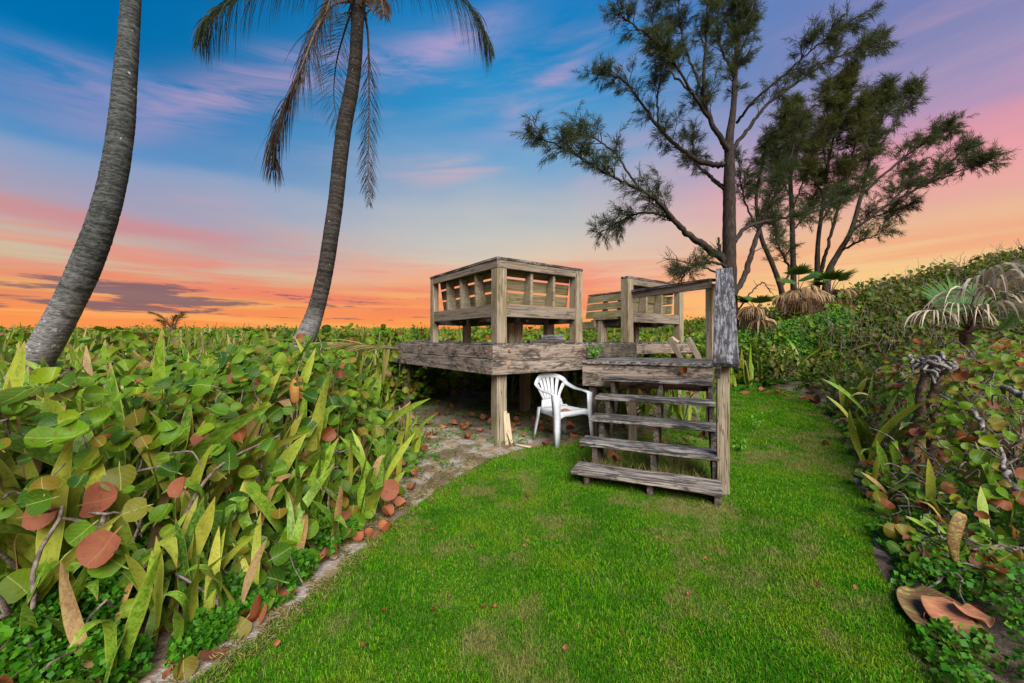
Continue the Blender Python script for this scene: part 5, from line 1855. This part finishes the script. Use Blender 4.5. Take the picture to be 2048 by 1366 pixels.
# ---- the far thicket reads as one mass
N = 60000
Y = 8.5 + 30 * rng.random(N) ** 1.9
X = rng.uniform(-1.42, 1.5, N) * Y
keep = ~((X / Y > 0.40) & (Y < 9.6)) & ~((X > -3.2) & (X < 4.5) & (Y < 9.3))
X, Y = X[keep], Y[keep]
lump = 0.5 * np.sin(X * 1.3 + 2 * np.sin(Y * 0.7)) * np.sin(Y * 1.1 + 0.5 * X) + 0.35 * np.sin(X * 3.1 + Y) * np.sin(Y * 2.7)
Z = ground_h(X, Y) + np.where(X / Y > 0.5, 0.50, 0.98) + 0.27 * lump - 0.42 * rng.random(len(X)) ** 2 + np.where(rng.random(len(X)) < 0.05, rng.uniform(0.05, 0.30, len(X)), 0)
hillm = (X / Y > 0.50)
tiny = disc_leaf(0.4, 6, 1.0, 0.0, False)
for msk, mt, nm, lb in ((~hillm, M_THICK, 'thicket', 0), (hillm, M_HILL, 'dune_thicket', 0)):
    n = int(msk.sum())
    P = np.stack([X[msk], Y[msk], Z[msk]], -1)
    rot = rand_rot(n, (0, -0.6, 0.7), 0.5)
    s = rng.uniform(0.075, 0.14, n) * (1 + 0.012 * P[:, 1])
    V, Fq, uv = scatter(tiny[0], tiny[1][:-1], tiny[3], rot, P, s)
    _, Ft, _ = scatter(tiny[0], tiny[2], tiny[3], rot, P, s)
    o = link(nm, mesh_from(nm, V, [Fq, Ft], uv, mt, True), None, None, 'stuff')
    tag(o, 'far sea grape thicket running back to the horizon' if nm == 'thicket' else 'dark scrub covering the rising dune on the right', 'thicket')
# blades and dead twigs standing out of the far thicket
b = Bag()
n = 3200
Yb = 5.5 + 16 * rng.random(n) ** 1.5
Xb = rng.uniform(-1.4, 0.55, n) * Yb
for x, y in zip(Xb, Yb):
    if blocked(x, y) or (y < 10.3 and x / y > 0.38) or (x > float(bxl(min(y, 9.6))) - 0.1 and y < 9):
        continue
    v_, f_, u_ = strap(random.uniform(0.5, 0.95), 0.055, random.uniform(0, .3), random.uniform(0, .4), random.uniform(-1, 1), 5, 0.6)
    a = random.uniform(0, 2 * PI)
    ca, sa = math.cos(a), math.sin(a)
    v_ = v_ @ np.array([[ca, sa, 0], [-sa, ca, 0], [0, 0, 1]]) + (x, y, gh(x, y) + random.uniform(0.25, 0.62))
    b.add(v_, f_, u_)
M_FARBLADE = leaf_mat('far_strap_leaves', [(0.07, 0.13, 0.016), (0.16, 0.22, 0.022), (0.10, 0.17, 0.02), (0.30, 0.28, 0.06), (0.09, 0.16, 0.02), (0.40, 0.30, 0.12)], island=True, veins=False)
tag(link('strap_leaf_stand', b.mesh('strap_leaf_stand', M_FARBLADE, True), None, None, 'stuff'), 'snake plant blades standing among the far thicket', 'strap leaves')
b = Bag()
for k in range(1050):
    if k < 200:
        y = 7 + 18 * random.random()
        x = random.uniform(-1.35, 0.5) * y
        if blocked(x, y) or (y < 10.3 and x / y > 0.38) or (x > float(bxl(min(y, 9.6))) and y < 9):
            continue
        z0, L = gh(x, y) + 0.85, random.uniform(0.15, 0.45)
    else:
        y = random.uniform(6.5, 15)
        x = random.uniform(0.6, 1.4) * y
        if x < float(bxr(min(y, 8.9))) + 0.4:
            continue
        z0, L = gh(x, y) + random.uniform(0.5, 1.0), random.uniform(0.2, 0.6)
    d = np.array([rng.normal(0, .5), rng.normal(0, .5), 1.0])
    V, Fq, uv = branch_mesh((x, y, z0), np.array([x, y, z0]) + d / np.linalg.norm(d) * L, 0.006, 0.002, 0.03, 5)
    b.add(V, Fq, uv)
tag(link('bare_twigs', b.mesh('bare_twigs', M_TWIG, True), None, None, 'stuff'), 'bare grey twigs sticking out of the far thicket', 'twigs')

# ---- bright low ground cover
QV = np.array([[0, 0, 0], [-0.5, 0.45, 0.10], [0.5, 0.45, 0.10], [0, 1.0, -0.05]], float)
QF = np.array([[0, 2, 3], [0, 3, 1]])
QU = np.array([[.5, 0], [0, .5], [1, .5], [.5, 1]], float)


def cover(name, label, XY, hmax, size, mat, bias=(0, -0.3, 0.9), spread=0.45):
    P = np.array([(x, y, gh(x, y) + h * random.random() ** 0.6) for (x, y), h in zip(XY, hmax)])
    n = len(P)
    rot = rand_rot(n, bias, spread)
    s = rng.uniform(size[0], size[1], n)
    V, Fq, uv = scatter(QV, QF, QU, rot, P, s)
    return tag(link(name, mesh_from(name, V, Fq, uv, mat), None, None, 'stuff'), label, 'ground cover')


XY, hm = [], []
while len(XY) < 13000:
    y = random.uniform(1.25, 2.6)
    d = random.random() ** 1.3 * 1.15
    x = float(bxl(y)) + 0.0 - d + 0.04 * math.sin(y * 21) * math.sin(y * 8)
    clump = math.sin(x * 9 + 1.2 * math.sin(y * 7)) * math.sin(y * 8.0 + 1) + 0.6 * math.sin(x * 21) * math.sin(y * 19)
    if not seen(x, y, 0.1) or (clump < (-0.05 if y < 1.9 else 0.0)) or random.random() < (y - 1.7) * 0.9:
        continue
    XY.append((x, y))
    hm.append(0.05 + 0.22 * min(1, d / 0.4) + 0.05 * clump)
cover('ground_cover', 'bright small-leaved ground cover at the lower left lawn edge', XY, hm, (0.008, 0.034), M_COVER, (0, -0.3, 0.8), 0.65)
XY, hm = [], []
while len(XY) < 27000:
    y = random.uniform(1.2, 4.2) if random.random() < 0.75 else random.uniform(4.2, 8.5)
    d = random.random() ** 1.2 * 2.1
    x = float(bxr(y)) - 0.03 + d + 0.04 * math.sin(y * 23) * math.sin(y * 9)
    clump = math.sin(x * 7 + 1.2 * math.sin(y * 6)) * math.sin(y * 6.4 + 2) + 0.6 * math.sin(x * 19) * math.sin(y * 17)
    if not seen(x, y, 1.0) or clump < (-0.8 if y < 1.75 else -0.35 if y < 2.3 else -0.1) or math.hypot(x - 1.93, (y - 1.74) * 0.8) < 0.15:
        continue
    XY.append((x, y))
    hm.append(0.04 + 0.17 * min(1, d / 0.5) + 0.04 * clump)
cover('ground_cover', 'loose green ground cover along the right lawn edge', XY, hm, (0.009, 0.034), M_COVER, (0, -0.3, 0.8), 0.65)
XY, hm = [], []
while len(XY) < 16000:
    x = random.uniform(4.0, 8.2)
    y = random.uniform(8.55, 9.7)
    if x / y < 0.40:
        continue
    if random.random() > 0.75 + 0.25 * math.sin(x * 5):
        continue
    XY.append((x, y))
    hm.append(0.10 + 1.05 * float(sstep(8.7, 9.6, y)))
cover('ground_cover', 'leafy green bank closing the far end of the lawn', XY, hm, (0.03, 0.065), M_COVER, (0, -0.7, 0.6))
XY, hm = [], []
while len(XY) < 6000:
    y = random.uniform(3.3, 7.8)
    x = random.uniform(-0.42 * y + 0.4, 0.52 * y)
    clump = math.sin(x * 6 + 1.5 * math.sin(y * 5)) * math.sin(y * 6.0 + 2) + 0.7 * math.sin(x * 17) * math.sin(y * 15)
    if x < float(bxl(y)) - 0.1 or clump < 0.15 or y < 4.55 and x > -0.30 - (4.4 - y) * 0.5:
        continue
    XY.append((x, y))
    hm.append(0.03 + 0.07 * max(0, clump))
cover('ground_cover', 'patchy creeping weeds on the soil under the deck', XY, hm, (0.013, 0.03), M_COVER)

# ---- turf
def turf(name, label, N, ymin, ymax, hgt, wid, pw):
    Yq = ymin + (ymax - ymin) * rng.random(N) ** pw
    L_, R_ = lawn_left(Yq), lawn_right(Yq)
    Xq = L_ + (R_ - L_) * rng.random(N)
    jag = 0.06 * np.sin(Yq * 31) * np.sin(Yq * 13) + rng.normal(0, 0.035, N)
    ok = (np.abs(Xq) < 1.32 * Yq + 0.1) & (Xq > L_ + jag) & (Xq < R_ - jag)
    sx = (Xq - S0.x) * ST.x + (Yq - S0.y) * ST.y
    sn = (Xq - S0.x) * SN.x + (Yq - S0.y) * SN.y
    under = (sx > 0.02) & (sx < SL + 0.04) & (sn > 0.02) & (sn < 3.0)
    ok &= ~(under & (rng.random(N) < np.where(sn > 0.5, 0.93, 0.45)))
    worn = np.sin(Xq * 2.1 + 1.3 * np.sin(Yq * 1.7)) * np.sin(Yq * 2.6 + 0.8)
    ok &= ~((worn > 0.72) & (rng.random(N) < 0.35))
    Xq, Yq = Xq[ok], Yq[ok]
    n = len(Xq)
    Zq = ground_h(Xq, Yq) + 0.006
    h = hgt * rng.uniform(0.45, 1.2, n) * (1 + 0.25 * np.sin(Xq * 5 + Yq * 3) * np.sin(Yq * 4))
    tuft = np.sin(Xq * 7.3 + 2 * np.sin(Yq * 3.1)) * np.sin(Yq * 8.1 + 1.5 * np.sin(Xq * 4))
    tall = rng.random(n) < np.where(tuft > 0.55, 0.05, 0.004)
    h = np.where(tall, h * rng.uniform(1.6, 2.6, n), h)
    a = rng.uniform(0, 2 * PI, n)
    lean = rng.uniform(0.1, 1.05, n)
    dxy = np.stack([np.cos(a), np.sin(a)], -1)
    sd = np.stack([-np.sin(a + rng.normal(0, .6, n)), np.cos(a)], -1)
    wv = wid * rng.uniform(0.6, 1.3, n) * (0.8 + 0.11 * Yq)
    b0 = np.stack([Xq, Yq, Zq], -1)
    s3 = np.concatenate([sd, np.zeros((n, 1))], -1) * (wv * 0.5)[:, None]
    m3 = np.concatenate([dxy * (h * lean * 0.35)[:, None], (h * 0.62)[:, None]], -1)
    t3 = np.concatenate([dxy * (h * lean)[:, None], (h * (1.02 - 0.35 * lean))[:, None]], -1)
    V = np.stack([b0 - s3, b0 + s3, b0 + m3 + s3 * 0.7, b0 + m3 - s3 * 0.7, b0 + t3], 1).reshape(-1, 3)
    k = (np.arange(n) * 5)[:, None]
    Fq = np.concatenate([k + np.array([[0, 1, 2]]), k + np.array([[0, 2, 3]]), k + np.array([[3, 2, 4]])], 0)
    uv = np.tile(np.array([[0, 0], [1, 0], [1, .6], [0, .6], [.5, 1]], float), (n, 1))
    tag(link(name, mesh_from(name, V, Fq, uv, GRASS), None, None, 'stuff'), label, 'grass')


GRASS = grass_mat()
turf('grass', 'short mown green grass in the foreground of the lawn', 330000, 1.15, 4.2, 0.021, 0.0030, 1.25)
turf('grass', 'short mown green grass in the farther lawn beyond the stairs', 120000, 4.2, 8.9, 0.026, 0.0042, 1.0)
# dry runners creeping over the bare strip
n = 9000
Yr_ = 1.3 + 3.0 * rng.random(n)
Lr_, Rr_ = bxl(Yr_) - 0.05, lawn_left(Yr_) + 0.10
Xr_ = Lr_ + (Rr_ - Lr_) * rng.random(n) ** 0.55
kp = (np.sin(Xr_ * 23 + Yr_ * 7) * np.sin(Yr_ * 15 + 1) > -0.25)
Xr_, Yr_ = Xr_[kp], Yr_[kp]
P = np.stack([Xr_, Yr_, np.full(len(Xr_), 0.010)], -1)
rot = rand_rot(len(P), (0, 0, 1.0), 0.55)
sc_ = rng.uniform(0.015, 0.045, len(P))
V, Fq, uv = scatter(QV * (0.10, 1, 1), QF, QU, rot, P, sc_)
tag(link('dry_grass', mesh_from('dry_grass', V, Fq, uv, M_TUSSOCK), None, None, 'stuff'), 'dry straw-coloured grass creeping over the sandy strip', 'grass')
# dry tussocks under the stairs
n = 900
b = Bag()
for k in range(n):
    t_, nn = random.uniform(0.05, SL - 0.02), random.choice((random.uniform(0.24, 0.42), random.uniform(0.3, 1.3)))
    p = np.array(sp_(t_, nn, 0.0))
    d = np.array([rng.normal(0, .4), rng.normal(0, .4), 1.0])
    L = random.uniform(0.05, 0.17)
    V, Fq, uv = tube_arrays(np.array([p, p + d * L * 0.6, p + d * L + rng.normal(0, 0.02, 3)]), [0.0016, 0.0013, 0.0005], 3)
    b.add(V, Fq, uv)
tag(link('dry_grass', b.mesh('dry_grass', M_TUSSOCK), None, None, 'stuff'), 'long dry grass blades growing under the stair treads', 'grass')

# ---- weeds on the landing and beside the newel
def weed(p, n, hgt, label, size=0.06):
    root = thing('weed', label, 'weed', p)
    b = Bag()
    c = Bag()
    for k in range(n):
        a = random.uniform(0, 2 * PI)
        tip = np.array(p) + np.array([math.cos(a) * hgt * 0.5, math.sin(a) * hgt * 0.5, hgt * random.uniform(0.4, 1.0)])
        V, Fq, uv = tube_arrays(smooth_path([p, (np.array(p) + tip) / 2 + (0, 0, hgt * 0.15), tip], 5), 0.003, 4)
        b.add(V, Fq, uv)
        for s in np.linspace(0.45, 1.0, 7):
            q = np.array(p) + (tip - np.array(p)) * s
            V, Fq, uv = scatter(QV * (0.5, 1, 1), QF, QU, rand_rot(1, (0, -0.3, 0.7), 0.7), q[None], [size * random.uniform(0.7, 1.2)])
            c.add(V, Fq, uv)
    link('stem', b.mesh('stem', M_WEED), root, None, 'stuff')
    link('foliage', c.mesh('foliage', M_WEED), root, None, 'stuff')


p = px(1187, 714, 5.25)
weed((p.x, p.y, ZL + 0.002), 9, 0.20, 'small green weed sprouting at the corner where landing meets deck')
p = pg(1480, 905)
weed((p.x, p.y, 0), 7, 0.14, 'leafy green weed in the turf right of the newel post', 0.05)
p = pg(1500, 860)
weed((p.x, p.y, 0), 3, 0.34, 'thin tall weed leaning in the turf right of the newel post', 0.05)
p = pg(905, 960)

# ---- fallen leaves, one by one
def fallen(u, v, size, label, group=None, Yd=None, z=0.02, tilt=0.35, mi=4, si=None, name='fallen_leaf'):
    p = pg(u, v) if Yd is None else px(u, v, Yd)
    if Yd is None:
        p.z = gh(p.x, p.y) + z
    n = Vector((rng.normal(0, tilt), rng.normal(-0.15, tilt), 1.0))
    a = random.uniform(0, 2 * PI)
    M = Matrix.Translation(p) @ quat_frame(n, (math.cos(a), math.sin(a), 0)) @ Matrix.Scale(size, 4)
    o = link(name, LEAF_MESH[si if si is not None else random.choice((1, 3, 4, 4, 5)), mi], None, M)
    return tag(o, label, 'leaf', group)


G1 = 'fallen brown leaves along the sandy lawn edge'
for u, v, s in ((680, 1098, 0.12), (735, 1088, 0.10), (757, 1070, 0.09), (783, 1040, 0.10), (715, 1070, 0.08), (770, 1050, 0.07), (600, 1150, 0.09), (440, 1258, 0.12), (470, 1245, 0.10), (545, 1200, 0.13), (525, 1215, 0.12), (505, 1228, 0.12), (545, 1175, 0.11),
                (310, 1275, 0.10), (425, 1335, 0.09), (150, 1352, 0.12), (640, 1120, 0.08), (585, 1170, 0.08), (690, 1075, 0.07), (790, 1020, 0.09), (800, 1000, 0.08), (745, 1075, 0.09), (660, 1110, 0.10), (625, 1140, 0.09), (560, 1190, 0.11), (490, 1240, 0.12), (400, 1310, 0.10), (370, 1330, 0.08), (820, 985, 0.08), (722, 1092, 0.09), (610, 1160, 0.10), (520, 1222, 0.13)):
    fallen(u, v, s, 'curled reddish brown sea grape leaf fallen on the sandy edge of the left bank', G1)
G2 = 'fallen rust leaves on the soil under the deck'
for u, v, s in ((935, 835, 0.15), (945, 852, 0.13), (900, 822, 0.14), (868, 812, 0.14), (880, 832, 0.10), (960, 842, 0.11), (915, 850, 0.12), (985, 860, 0.08), (1040, 832, 0.13), (1062, 828, 0.12), (905, 800, 0.12), (835, 880, 0.10), (862, 872, 0.08), (940, 880, 0.10), (1150, 858, 0.13),
                (1146, 872, 0.15), (1085, 892, 0.09), (1158, 898, 0.07), (1045, 862, 0.09), (1232, 892, 0.09), (830, 958, 0.09), (858, 800, 0.1), (880, 790, 0.1), (1003, 868, 0.07)):
    fallen(u, v, s, 'rust-coloured dry leaf lying on the soil in the shade of the deck', G2)
for k in range(70):
    yq = random.uniform(4.7, 7.4)
    xq = random.uniform(max(float(bxl(yq)) + 0.05, -0.30 * yq), 0.33 * yq)
    if xq > 0.05 and yq < 4.95:
        continue
    M = Matrix.Translation((xq, yq, 0.025)) @ quat_frame((rng.normal(0, .35), rng.normal(-0.1, .35), 1), (rng.normal(), rng.normal(), 0)) @ Matrix.Scale(random.uniform(0.06, 0.13), 4)
    tag(link('fallen_leaf', LEAF_MESH[random.choice((1, 3, 4, 5)), 4], None, M), 'rust-coloured dry leaf lying on the soil in the shade of the deck', 'leaf', G2)
G3 = 'fallen leaves on the soil under the stair treads'
for u, v, s in ((1215, 878, 0.14), (1398, 878, 0.13), (1370, 890, 0.11), (1230, 915, 0.13), (1335, 895, 0.10), (1262, 870, 0.09), (1240, 935, 0.10), (1385, 885, 0.08)):
    fallen(u, v, s, 'orange brown leaf lying on the ground beneath the open stair treads', G3, z=0.05, tilt=0.6)
G4 = 'pink leaves at the far end of the lawn'
for u, v, s in ((1498, 800, 0.18), (1520, 799, 0.15), (1548, 803, 0.20), (1562, 804, 0.12), (1600, 812, 0.20), (1622, 815, 0.20), (1632, 806, 0.18), (1592, 800, 0.14), (1642, 890, 0.10), (1700, 845, 0.10), (1575, 806, 0.14)):
    fallen(u, v, s, 'pinkish dry leaf fallen where the far lawn meets the green bank', G4, mi=3 if random.random() < 0.5 else 4)
G5 = 'fallen leaves along the right lawn edge'
for u, v, s in ((1730, 905, 0.1), (1745, 1005, 0.09), (1765, 1062, 0.07), (1800, 1150, 0.05), (1725, 955, 0.08), (1760, 1040, 0.07), (1855, 1262, 0.06), (1905, 1330, 0.07), (1800, 985, 0.08), (1835, 1010, 0.07), (1940, 1190, 0.07), (1975, 1240, 0.06), (1700, 890, 0.10)):
    fallen(u, v, s, 'small reddish dry leaf lying among the weeds of the right lawn edge', G5)
G6 = 'tiny leaf scraps scattered over the lawn'
for k in range(26):
    u, v = random.uniform(520, 1750), random.uniform(1010, 1340)
    if u < 560 + (1220 - v) * 0.8 or u > 1700 + (v - 1000) * 0.25 or (1130 < u < 1480 and v < 1020):
        continue
    fallen(u, v, random.uniform(0.012, 0.03), 'tiny dry leaf scrap lying on the open lawn', G6, z=0.016, mi=random.choice((2, 3, 4)))
fallen(1278, 977, 0.045, 'small orange leaf on the turf just below the lowest tread', None, mi=2)
fallen(1052, 1086, 0.025, 'tiny dark leaf scrap on the middle of the lawn')
fallen(862, 1228, 0.022, 'tiny orange leaf scrap on the lower left of the lawn', None, mi=2)
fallen(985, 1222, 0.022, 'tiny brown leaf scrap at the lower middle of the lawn')
fallen(1055, 1000, 0.03, 'little leaf scrap on the turf left of the lowest tread', None, mi=2)
fallen(1755, 990, 0.125, 'large pink leaf with a pale underside at the right lawn edge', None, mi=3, si=4, z=0.03)
# leaf on the chair seat
cs = CM @ Vector((-0.10, -0.12, (ZS + 0.004) * 0.945))
M = Matrix.Translation(cs) @ quat_frame((0.1, -0.1, 1), (1, 0.3, 0)) @ Matrix.Scale(0.15, 4)
tag(link('fallen_leaf', LEAF_MESH[3, 4], None, M), 'curled reddish leaf resting on the seat of the white chair', 'leaf')
M = Matrix.Translation(sp_(0.86, SU * 4 + 0.26, SZ + SR * 4 + 0.045)) @ quat_frame((-0.3, -0.9, 0.5), (0, 0, 1)) @ Matrix.Scale(0.09, 4)
tag(link('fallen_leaf', LEAF_MESH[4, 2], None, M), 'red dry leaf caught on the uppermost stair tread', 'leaf')

# ---- single dead leaves that stand out
def sheet(name, label, cat, rows, mat, thick=0.006):
    """a curled dry sheath: rows of 3D points"""
    m = len(rows[0])
    V = np.array([p for r in rows for p in r], float)
    U = np.array([(i / (m - 1), j / (len(rows) - 1)) for j in range(len(rows)) for i in range(m)], float)
    o = link(name, mesh_from(name, V, grid_faces(len(rows), m), U, mat, True))
    md = o.modifiers.new('thickness', 'SOLIDIFY')
    md.thickness = thick
    sub = o.modifiers.new('smooth', 'SUBSURF')
    sub.levels = sub.render_levels = 2
    return tag(o, label, cat)


def ribbon(path, widths, normal_tilt=0.0, curl=0.3, face=(0, -1, 0.2)):
    """rows across a path; curl bends the edges forward"""
    P = np.array([tuple(p) for p in path], float)
    tan = np.gradient(P, axis=0)
    tan /= np.linalg.norm(tan, axis=1, keepdims=True)
    rows = []
    fv = np.array(face, float)
    for i in range(len(P)):
        s = np.cross(tan[i], fv)
        s /= np.linalg.norm(s)
        n = np.cross(s, tan[i])
        w_ = widths[i]
        rows.append([P[i] + s * w_ * k + n * (-curl * w_ * (k * k * 4)) + rng.normal(0, 0.006, 3) for k in (-0.5, -0.25, 0, 0.25, 0.5)])
    return rows


M_TAN = leaf_mat('tan_dry_leaf', [(0.56, 0.37, 0.20), (0.50, 0.33, 0.17)], veins=False, mottle=0.3, trans=0.1, tk=0, rough=0.75, edgec=(0.22, 0.10, 0.045, 1))
M_CARAMEL = leaf_mat('caramel_dry_leaf', [(0.42, 0.19, 0.05), (0.36, 0.17, 0.05)], veins=False, mottle=0.35, trans=0.1, tk=0, rough=0.75, edgec=(0.22, 0.10, 0.045, 1))
M_SHEATH = leaf_mat('brown_sheath', [(0.17, 0.085, 0.035), (0.13, 0.07, 0.035)], veins=False, mottle=0.85, trans=0.0, tk=0, rough=0.6, edgec=(0.22, 0.10, 0.045, 1))
M_PEEL = leaf_mat('peeling_red_leaf', [(0.38, 0.13, 0.07), (0.44, 0.17, 0.09)], veins=False, mottle=0.6, trans=0.05, tk=0, rough=0.75, edgec=(0.22, 0.10, 0.045, 1))
Yq = 2.0
sheet('dead_leaf', 'pale tan folded dead leaf standing up at the far left of the bank', 'leaf', ribbon([px(52, 958, Yq), px(50, 925, Yq - 0.02), px(52, 895, Yq - .03), px(55, 884, Yq + .02), px(58, 900, Yq + .06), px(60, 950, Yq + .08)], [0.075, 0.105, 0.115, 0.118, 0.11, 0.10], curl=0.2), M_TAN)
sheet('dead_leaf', 'big brown twisted dead leaf hanging in the lower left corner', 'leaf', ribbon([px(48, 1232, 1.5), px(28, 1262, 1.48), px(18, 1285, 1.46), px(35, 1312, 1.46), px(45, 1340, 1.47), px(40, 1362, 1.48)], [0.05, 0.085, 0.10, 0.07, 0.055, 0.03], curl=0.45), M_CARAMEL)
sheet('dead_leaf', 'orange folded dead leaf draped over the middle of the left bank', 'leaf', ribbon([px(588, 808, 3.0), px(585, 780, 2.98), px(584, 758, 3.0), px(590, 753, 3.04), px(597, 770, 3.07), px(602, 800, 3.08)], [0.055, 0.075, 0.075, 0.07, 0.065, 0.05], curl=0.25), M_CARAMEL)
sheet('dead_leaf', 'narrow caramel dead leaf hanging in front of the left bank', 'leaf', ribbon([px(572, 985, 2.35), px(580, 1000, 2.34), px(577, 1022, 2.34), px(585, 1045, 2.33), px(592, 1063, 2.33)], [0.03, 0.06, 0.055, 0.045, 0.025], curl=0.5), M_CARAMEL)
# dead sheath heap on the right edge
c0 = pg(1850, 1225)
def lying(path, widths, z0, dish, lift, seed):
    """a curled dry piece lying on the ground: photo pixels of its axis on the turf"""
    pts = [pg(u, v) for u, v in path]
    rows = []
    for q, (p, w_) in enumerate(zip(pts, widths)):
        a, b = pts[max(0, q - 1)], pts[min(len(pts) - 1, q + 1)]
        t_ = (b - a).normalized()
        sd = Vector((t_.y, -t_.x, 0))
        rows.append([np.array(p + sd * w_ * k) + np.array([0, 0, z0 + dish * abs(k) ** 1.5 * 2 + lift * k + 0.010 * math.sin(seed + q * 2.3 + k * 6) + rng.normal(0, 0.006)]) for k in (-0.5, -0.25, 0.0, 0.25, 0.5)])
    return rows


sheet('palm_sheath', 'large curled brown palm sheath lying at the lower right lawn edge', 'palm sheath', lying(((1822, 1190), (1838, 1205), (1862, 1235), (1892, 1275), (1925, 1310), (1950, 1330)), (0.06, 0.17, 0.24, 0.24, 0.18, 0.06), 0.03, 0.045, -0.03, 0.5), M_SHEATH)
sheet('dead_leaf', 'peeling red-brown leaf layer lying on the curled palm sheath', 'leaf', lying(((1868, 1222), (1885, 1248), (1908, 1278), (1932, 1305)), (0.09, 0.15, 0.15, 0.06), 0.062, 0.02, -0.01, 2.0), M_PEEL, 0.004)
sheet('dead_leaf', 'orange curled leaf at the right end of the palm sheath', 'leaf', lying(((1918, 1245), (1938, 1262), (1962, 1278), (1980, 1290)), (0.05, 0.11, 0.10, 0.04), 0.075, 0.03, 0.0, 4.0), M_PEEL, 0.004)
sheet('dead_leaf', 'brown paddle-shaped dead leaf standing among weeds at the right', 'leaf', ribbon([px(1925, 1155, 1.95), px(1918, 1125, 1.95), px(1912, 1095, 1.93), px(1918, 1060, 1.92), px(1932, 1030, 1.93)], [0.03, 0.035, 0.07, 0.10, 0.07], curl=0.3), M_SHEATH)

# gnarled stump and thick grey limbs in the right bank
root = thing('gnarled_stump', 'knotted grey stump with cut stems in the right bank', 'stump', (*px(1870, 860, 3.55).xy, 0))
p = px(1868, 880, 3.55)
for dx_, dy_, r_ in ((0, 0, 0.045), (-0.13, 0.1, 0.04)):
    V, Fq, uv = branch_mesh((p.x + dx_, p.y + dy_, 0), (p.x + dx_ * 0.6 + 0.03, p.y, 1.02), r_, r_ * 0.85, 0.02)
    link('stem', mesh_from('stem', V, Fq, uv, M_STEM, True), root)
top = np.array(px(1868, 740, 3.5))
b = Bag()
for k in range(26):
    d = rng.normal(0, 1, 3) * (1.2, 0.8, 0.55)
    d /= np.linalg.norm(d)
    V, Fq, uv = branch_mesh(top + rng.normal(0, 0.07, 3), top + d * random.uniform(0.06, 0.17), random.uniform(.012, .024), 0.010, 0.025, 5)
    b.add(V, Fq, uv)
link('burl', b.mesh('burl', M_LOG, True), root, None, 'stuff')
GL = 'thick grey limbs crossing the right bank'
for a, m_, c, r_, lb in (((1970, 900, 2.9), (1950, 830, 3.0), (1880, 790, 3.3), 0.022, 'grey crooked limb rising from right to left below the stump'),
                         ((2060, 800, 2.9), (2010, 775, 3.1), (1940, 770, 3.3), 0.026, 'dark thick limb entering from the right edge of the photo'),
                         ((2060, 1010, 2.3), (2020, 960, 2.45), (2000, 895, 2.6), 0.020, 'pale bent limb near the right edge above the green disc leaf'),
                         ((1830, 890, 3.2), (1850, 900, 3.0), (1940, 1000, 2.7), 0.010, 'thin bare stem slanting down across the weeds on the right'),
                         ((1800, 940, 3.0), (1860, 975, 2.7), (1950, 1030, 2.4), 0.009, 'thin pale stick leaning beside the pink leaf on the right'),
                         ((1990, 1105, 2.0), (2020, 1100, 1.98), (2060, 1098, 1.95), 0.010, 'short pinkish stick at the right edge low down')):
    Pp = smooth_path([px(*a), px(*m_), px(*c)], 14)
    Pp[1:-1] += rng.normal(0, 0.008, (12, 3))
    V, Fq, uv = tube_arrays(Pp, np.linspace(r_, r_ * 0.5, 14), 7, jit=0.12)
    tag(link('limb', mesh_from('limb', V, Fq, uv, M_LOG if r_ > 0.015 else M_TWIG, True)), lb, 'branch', GL)
# old grey log inside the left bank
V, Fq, uv = branch_mesh(px(10, 868, 2.6), px(120, 850, 2.7), 0.035, 0.028, 0.02)
tag(link('log', mesh_from('log', V, Fq, uv, M_LOG, True)), 'grey driftwood log lying under the leaves at the far left', 'log')

# ---- loose leaves that catch the eye in the left bank, hung on their own shrub
hero = thing('sea_grape_shrub', 'sea grape branch with the big salmon pink leaf in front of the left bank', 'shrub', (*px(250, 1180, 1.62).xy, 0))
for a, m_, c in (((300, 1180, 1.75), (200, 1060, 1.65), (90, 1030, 1.6)), ((200, 1060, 1.65), (240, 960, 1.8), (330, 930, 1.95)), ((300, 1180, 1.75), (420, 950, 2.0), (560, 870, 2.3))):
    V, Fq, uv = tube_arrays(smooth_path([px(*a), px(*m_), px(*c)], 14), np.linspace(0.011, 0.005, 14), 6, jit=0.1)
    link('branch', mesh_from('branch', V, Fq, uv, M_TWIG, True), hero)
for u, v, Yd, s, mi, nx, lbl in ((235, 1060, 1.52, 0.135, 3, 0.3, 'large salmon pink leaf'), (350, 1000, 1.75, 0.10, 3, -0.3, None), (96, 990, 1.6, 0.115, 0, 0.0, None), (40, 1035, 1.55, 0.10, 3, 0.5, None), (160, 1010, 1.7, 0.15, 3, 0.0, None),
                                 (190, 1045, 1.6, 0.10, 0, 0.3, None), (110, 1130, 1.5, 0.12, 0, -0.2, None), (250, 1135, 1.52, 0.12, 0, 0.2, None), (150, 1225, 1.48, 0.14, 0, -0.1, None), (60, 1190, 1.46, 0.11, 0, 0.2, None),
                                 (300, 1010, 1.62, 0.09, 1, 0.2, None), (540, 1120, 1.85, 0.10, 0, 0.1, None), (460, 925, 2.1, 0.11, 0, 0.3, None), (530, 905, 2.2, 0.08, 0, 0, None), (760, 975, 2.75, 0.135, 3, 0.2, None), (290, 870, 2.15, 0.14, 0, 0.0, None),
                                 (345, 805, 2.5, 0.13, 1, 0.0, None), (200, 880, 2.05, 0.13, 0, 0.2, None), (380, 890, 2.2, 0.10, 3, 0.1, None)):
    put_leaf(hero, px(u, v, Yd), (nx + rng.normal(0, .12), -0.85, 0.45 + rng.normal(0, .15)), (random.uniform(-1, 1), 0, random.uniform(-1, 1)), s, mi, random.choice((0, 3)), lbl)
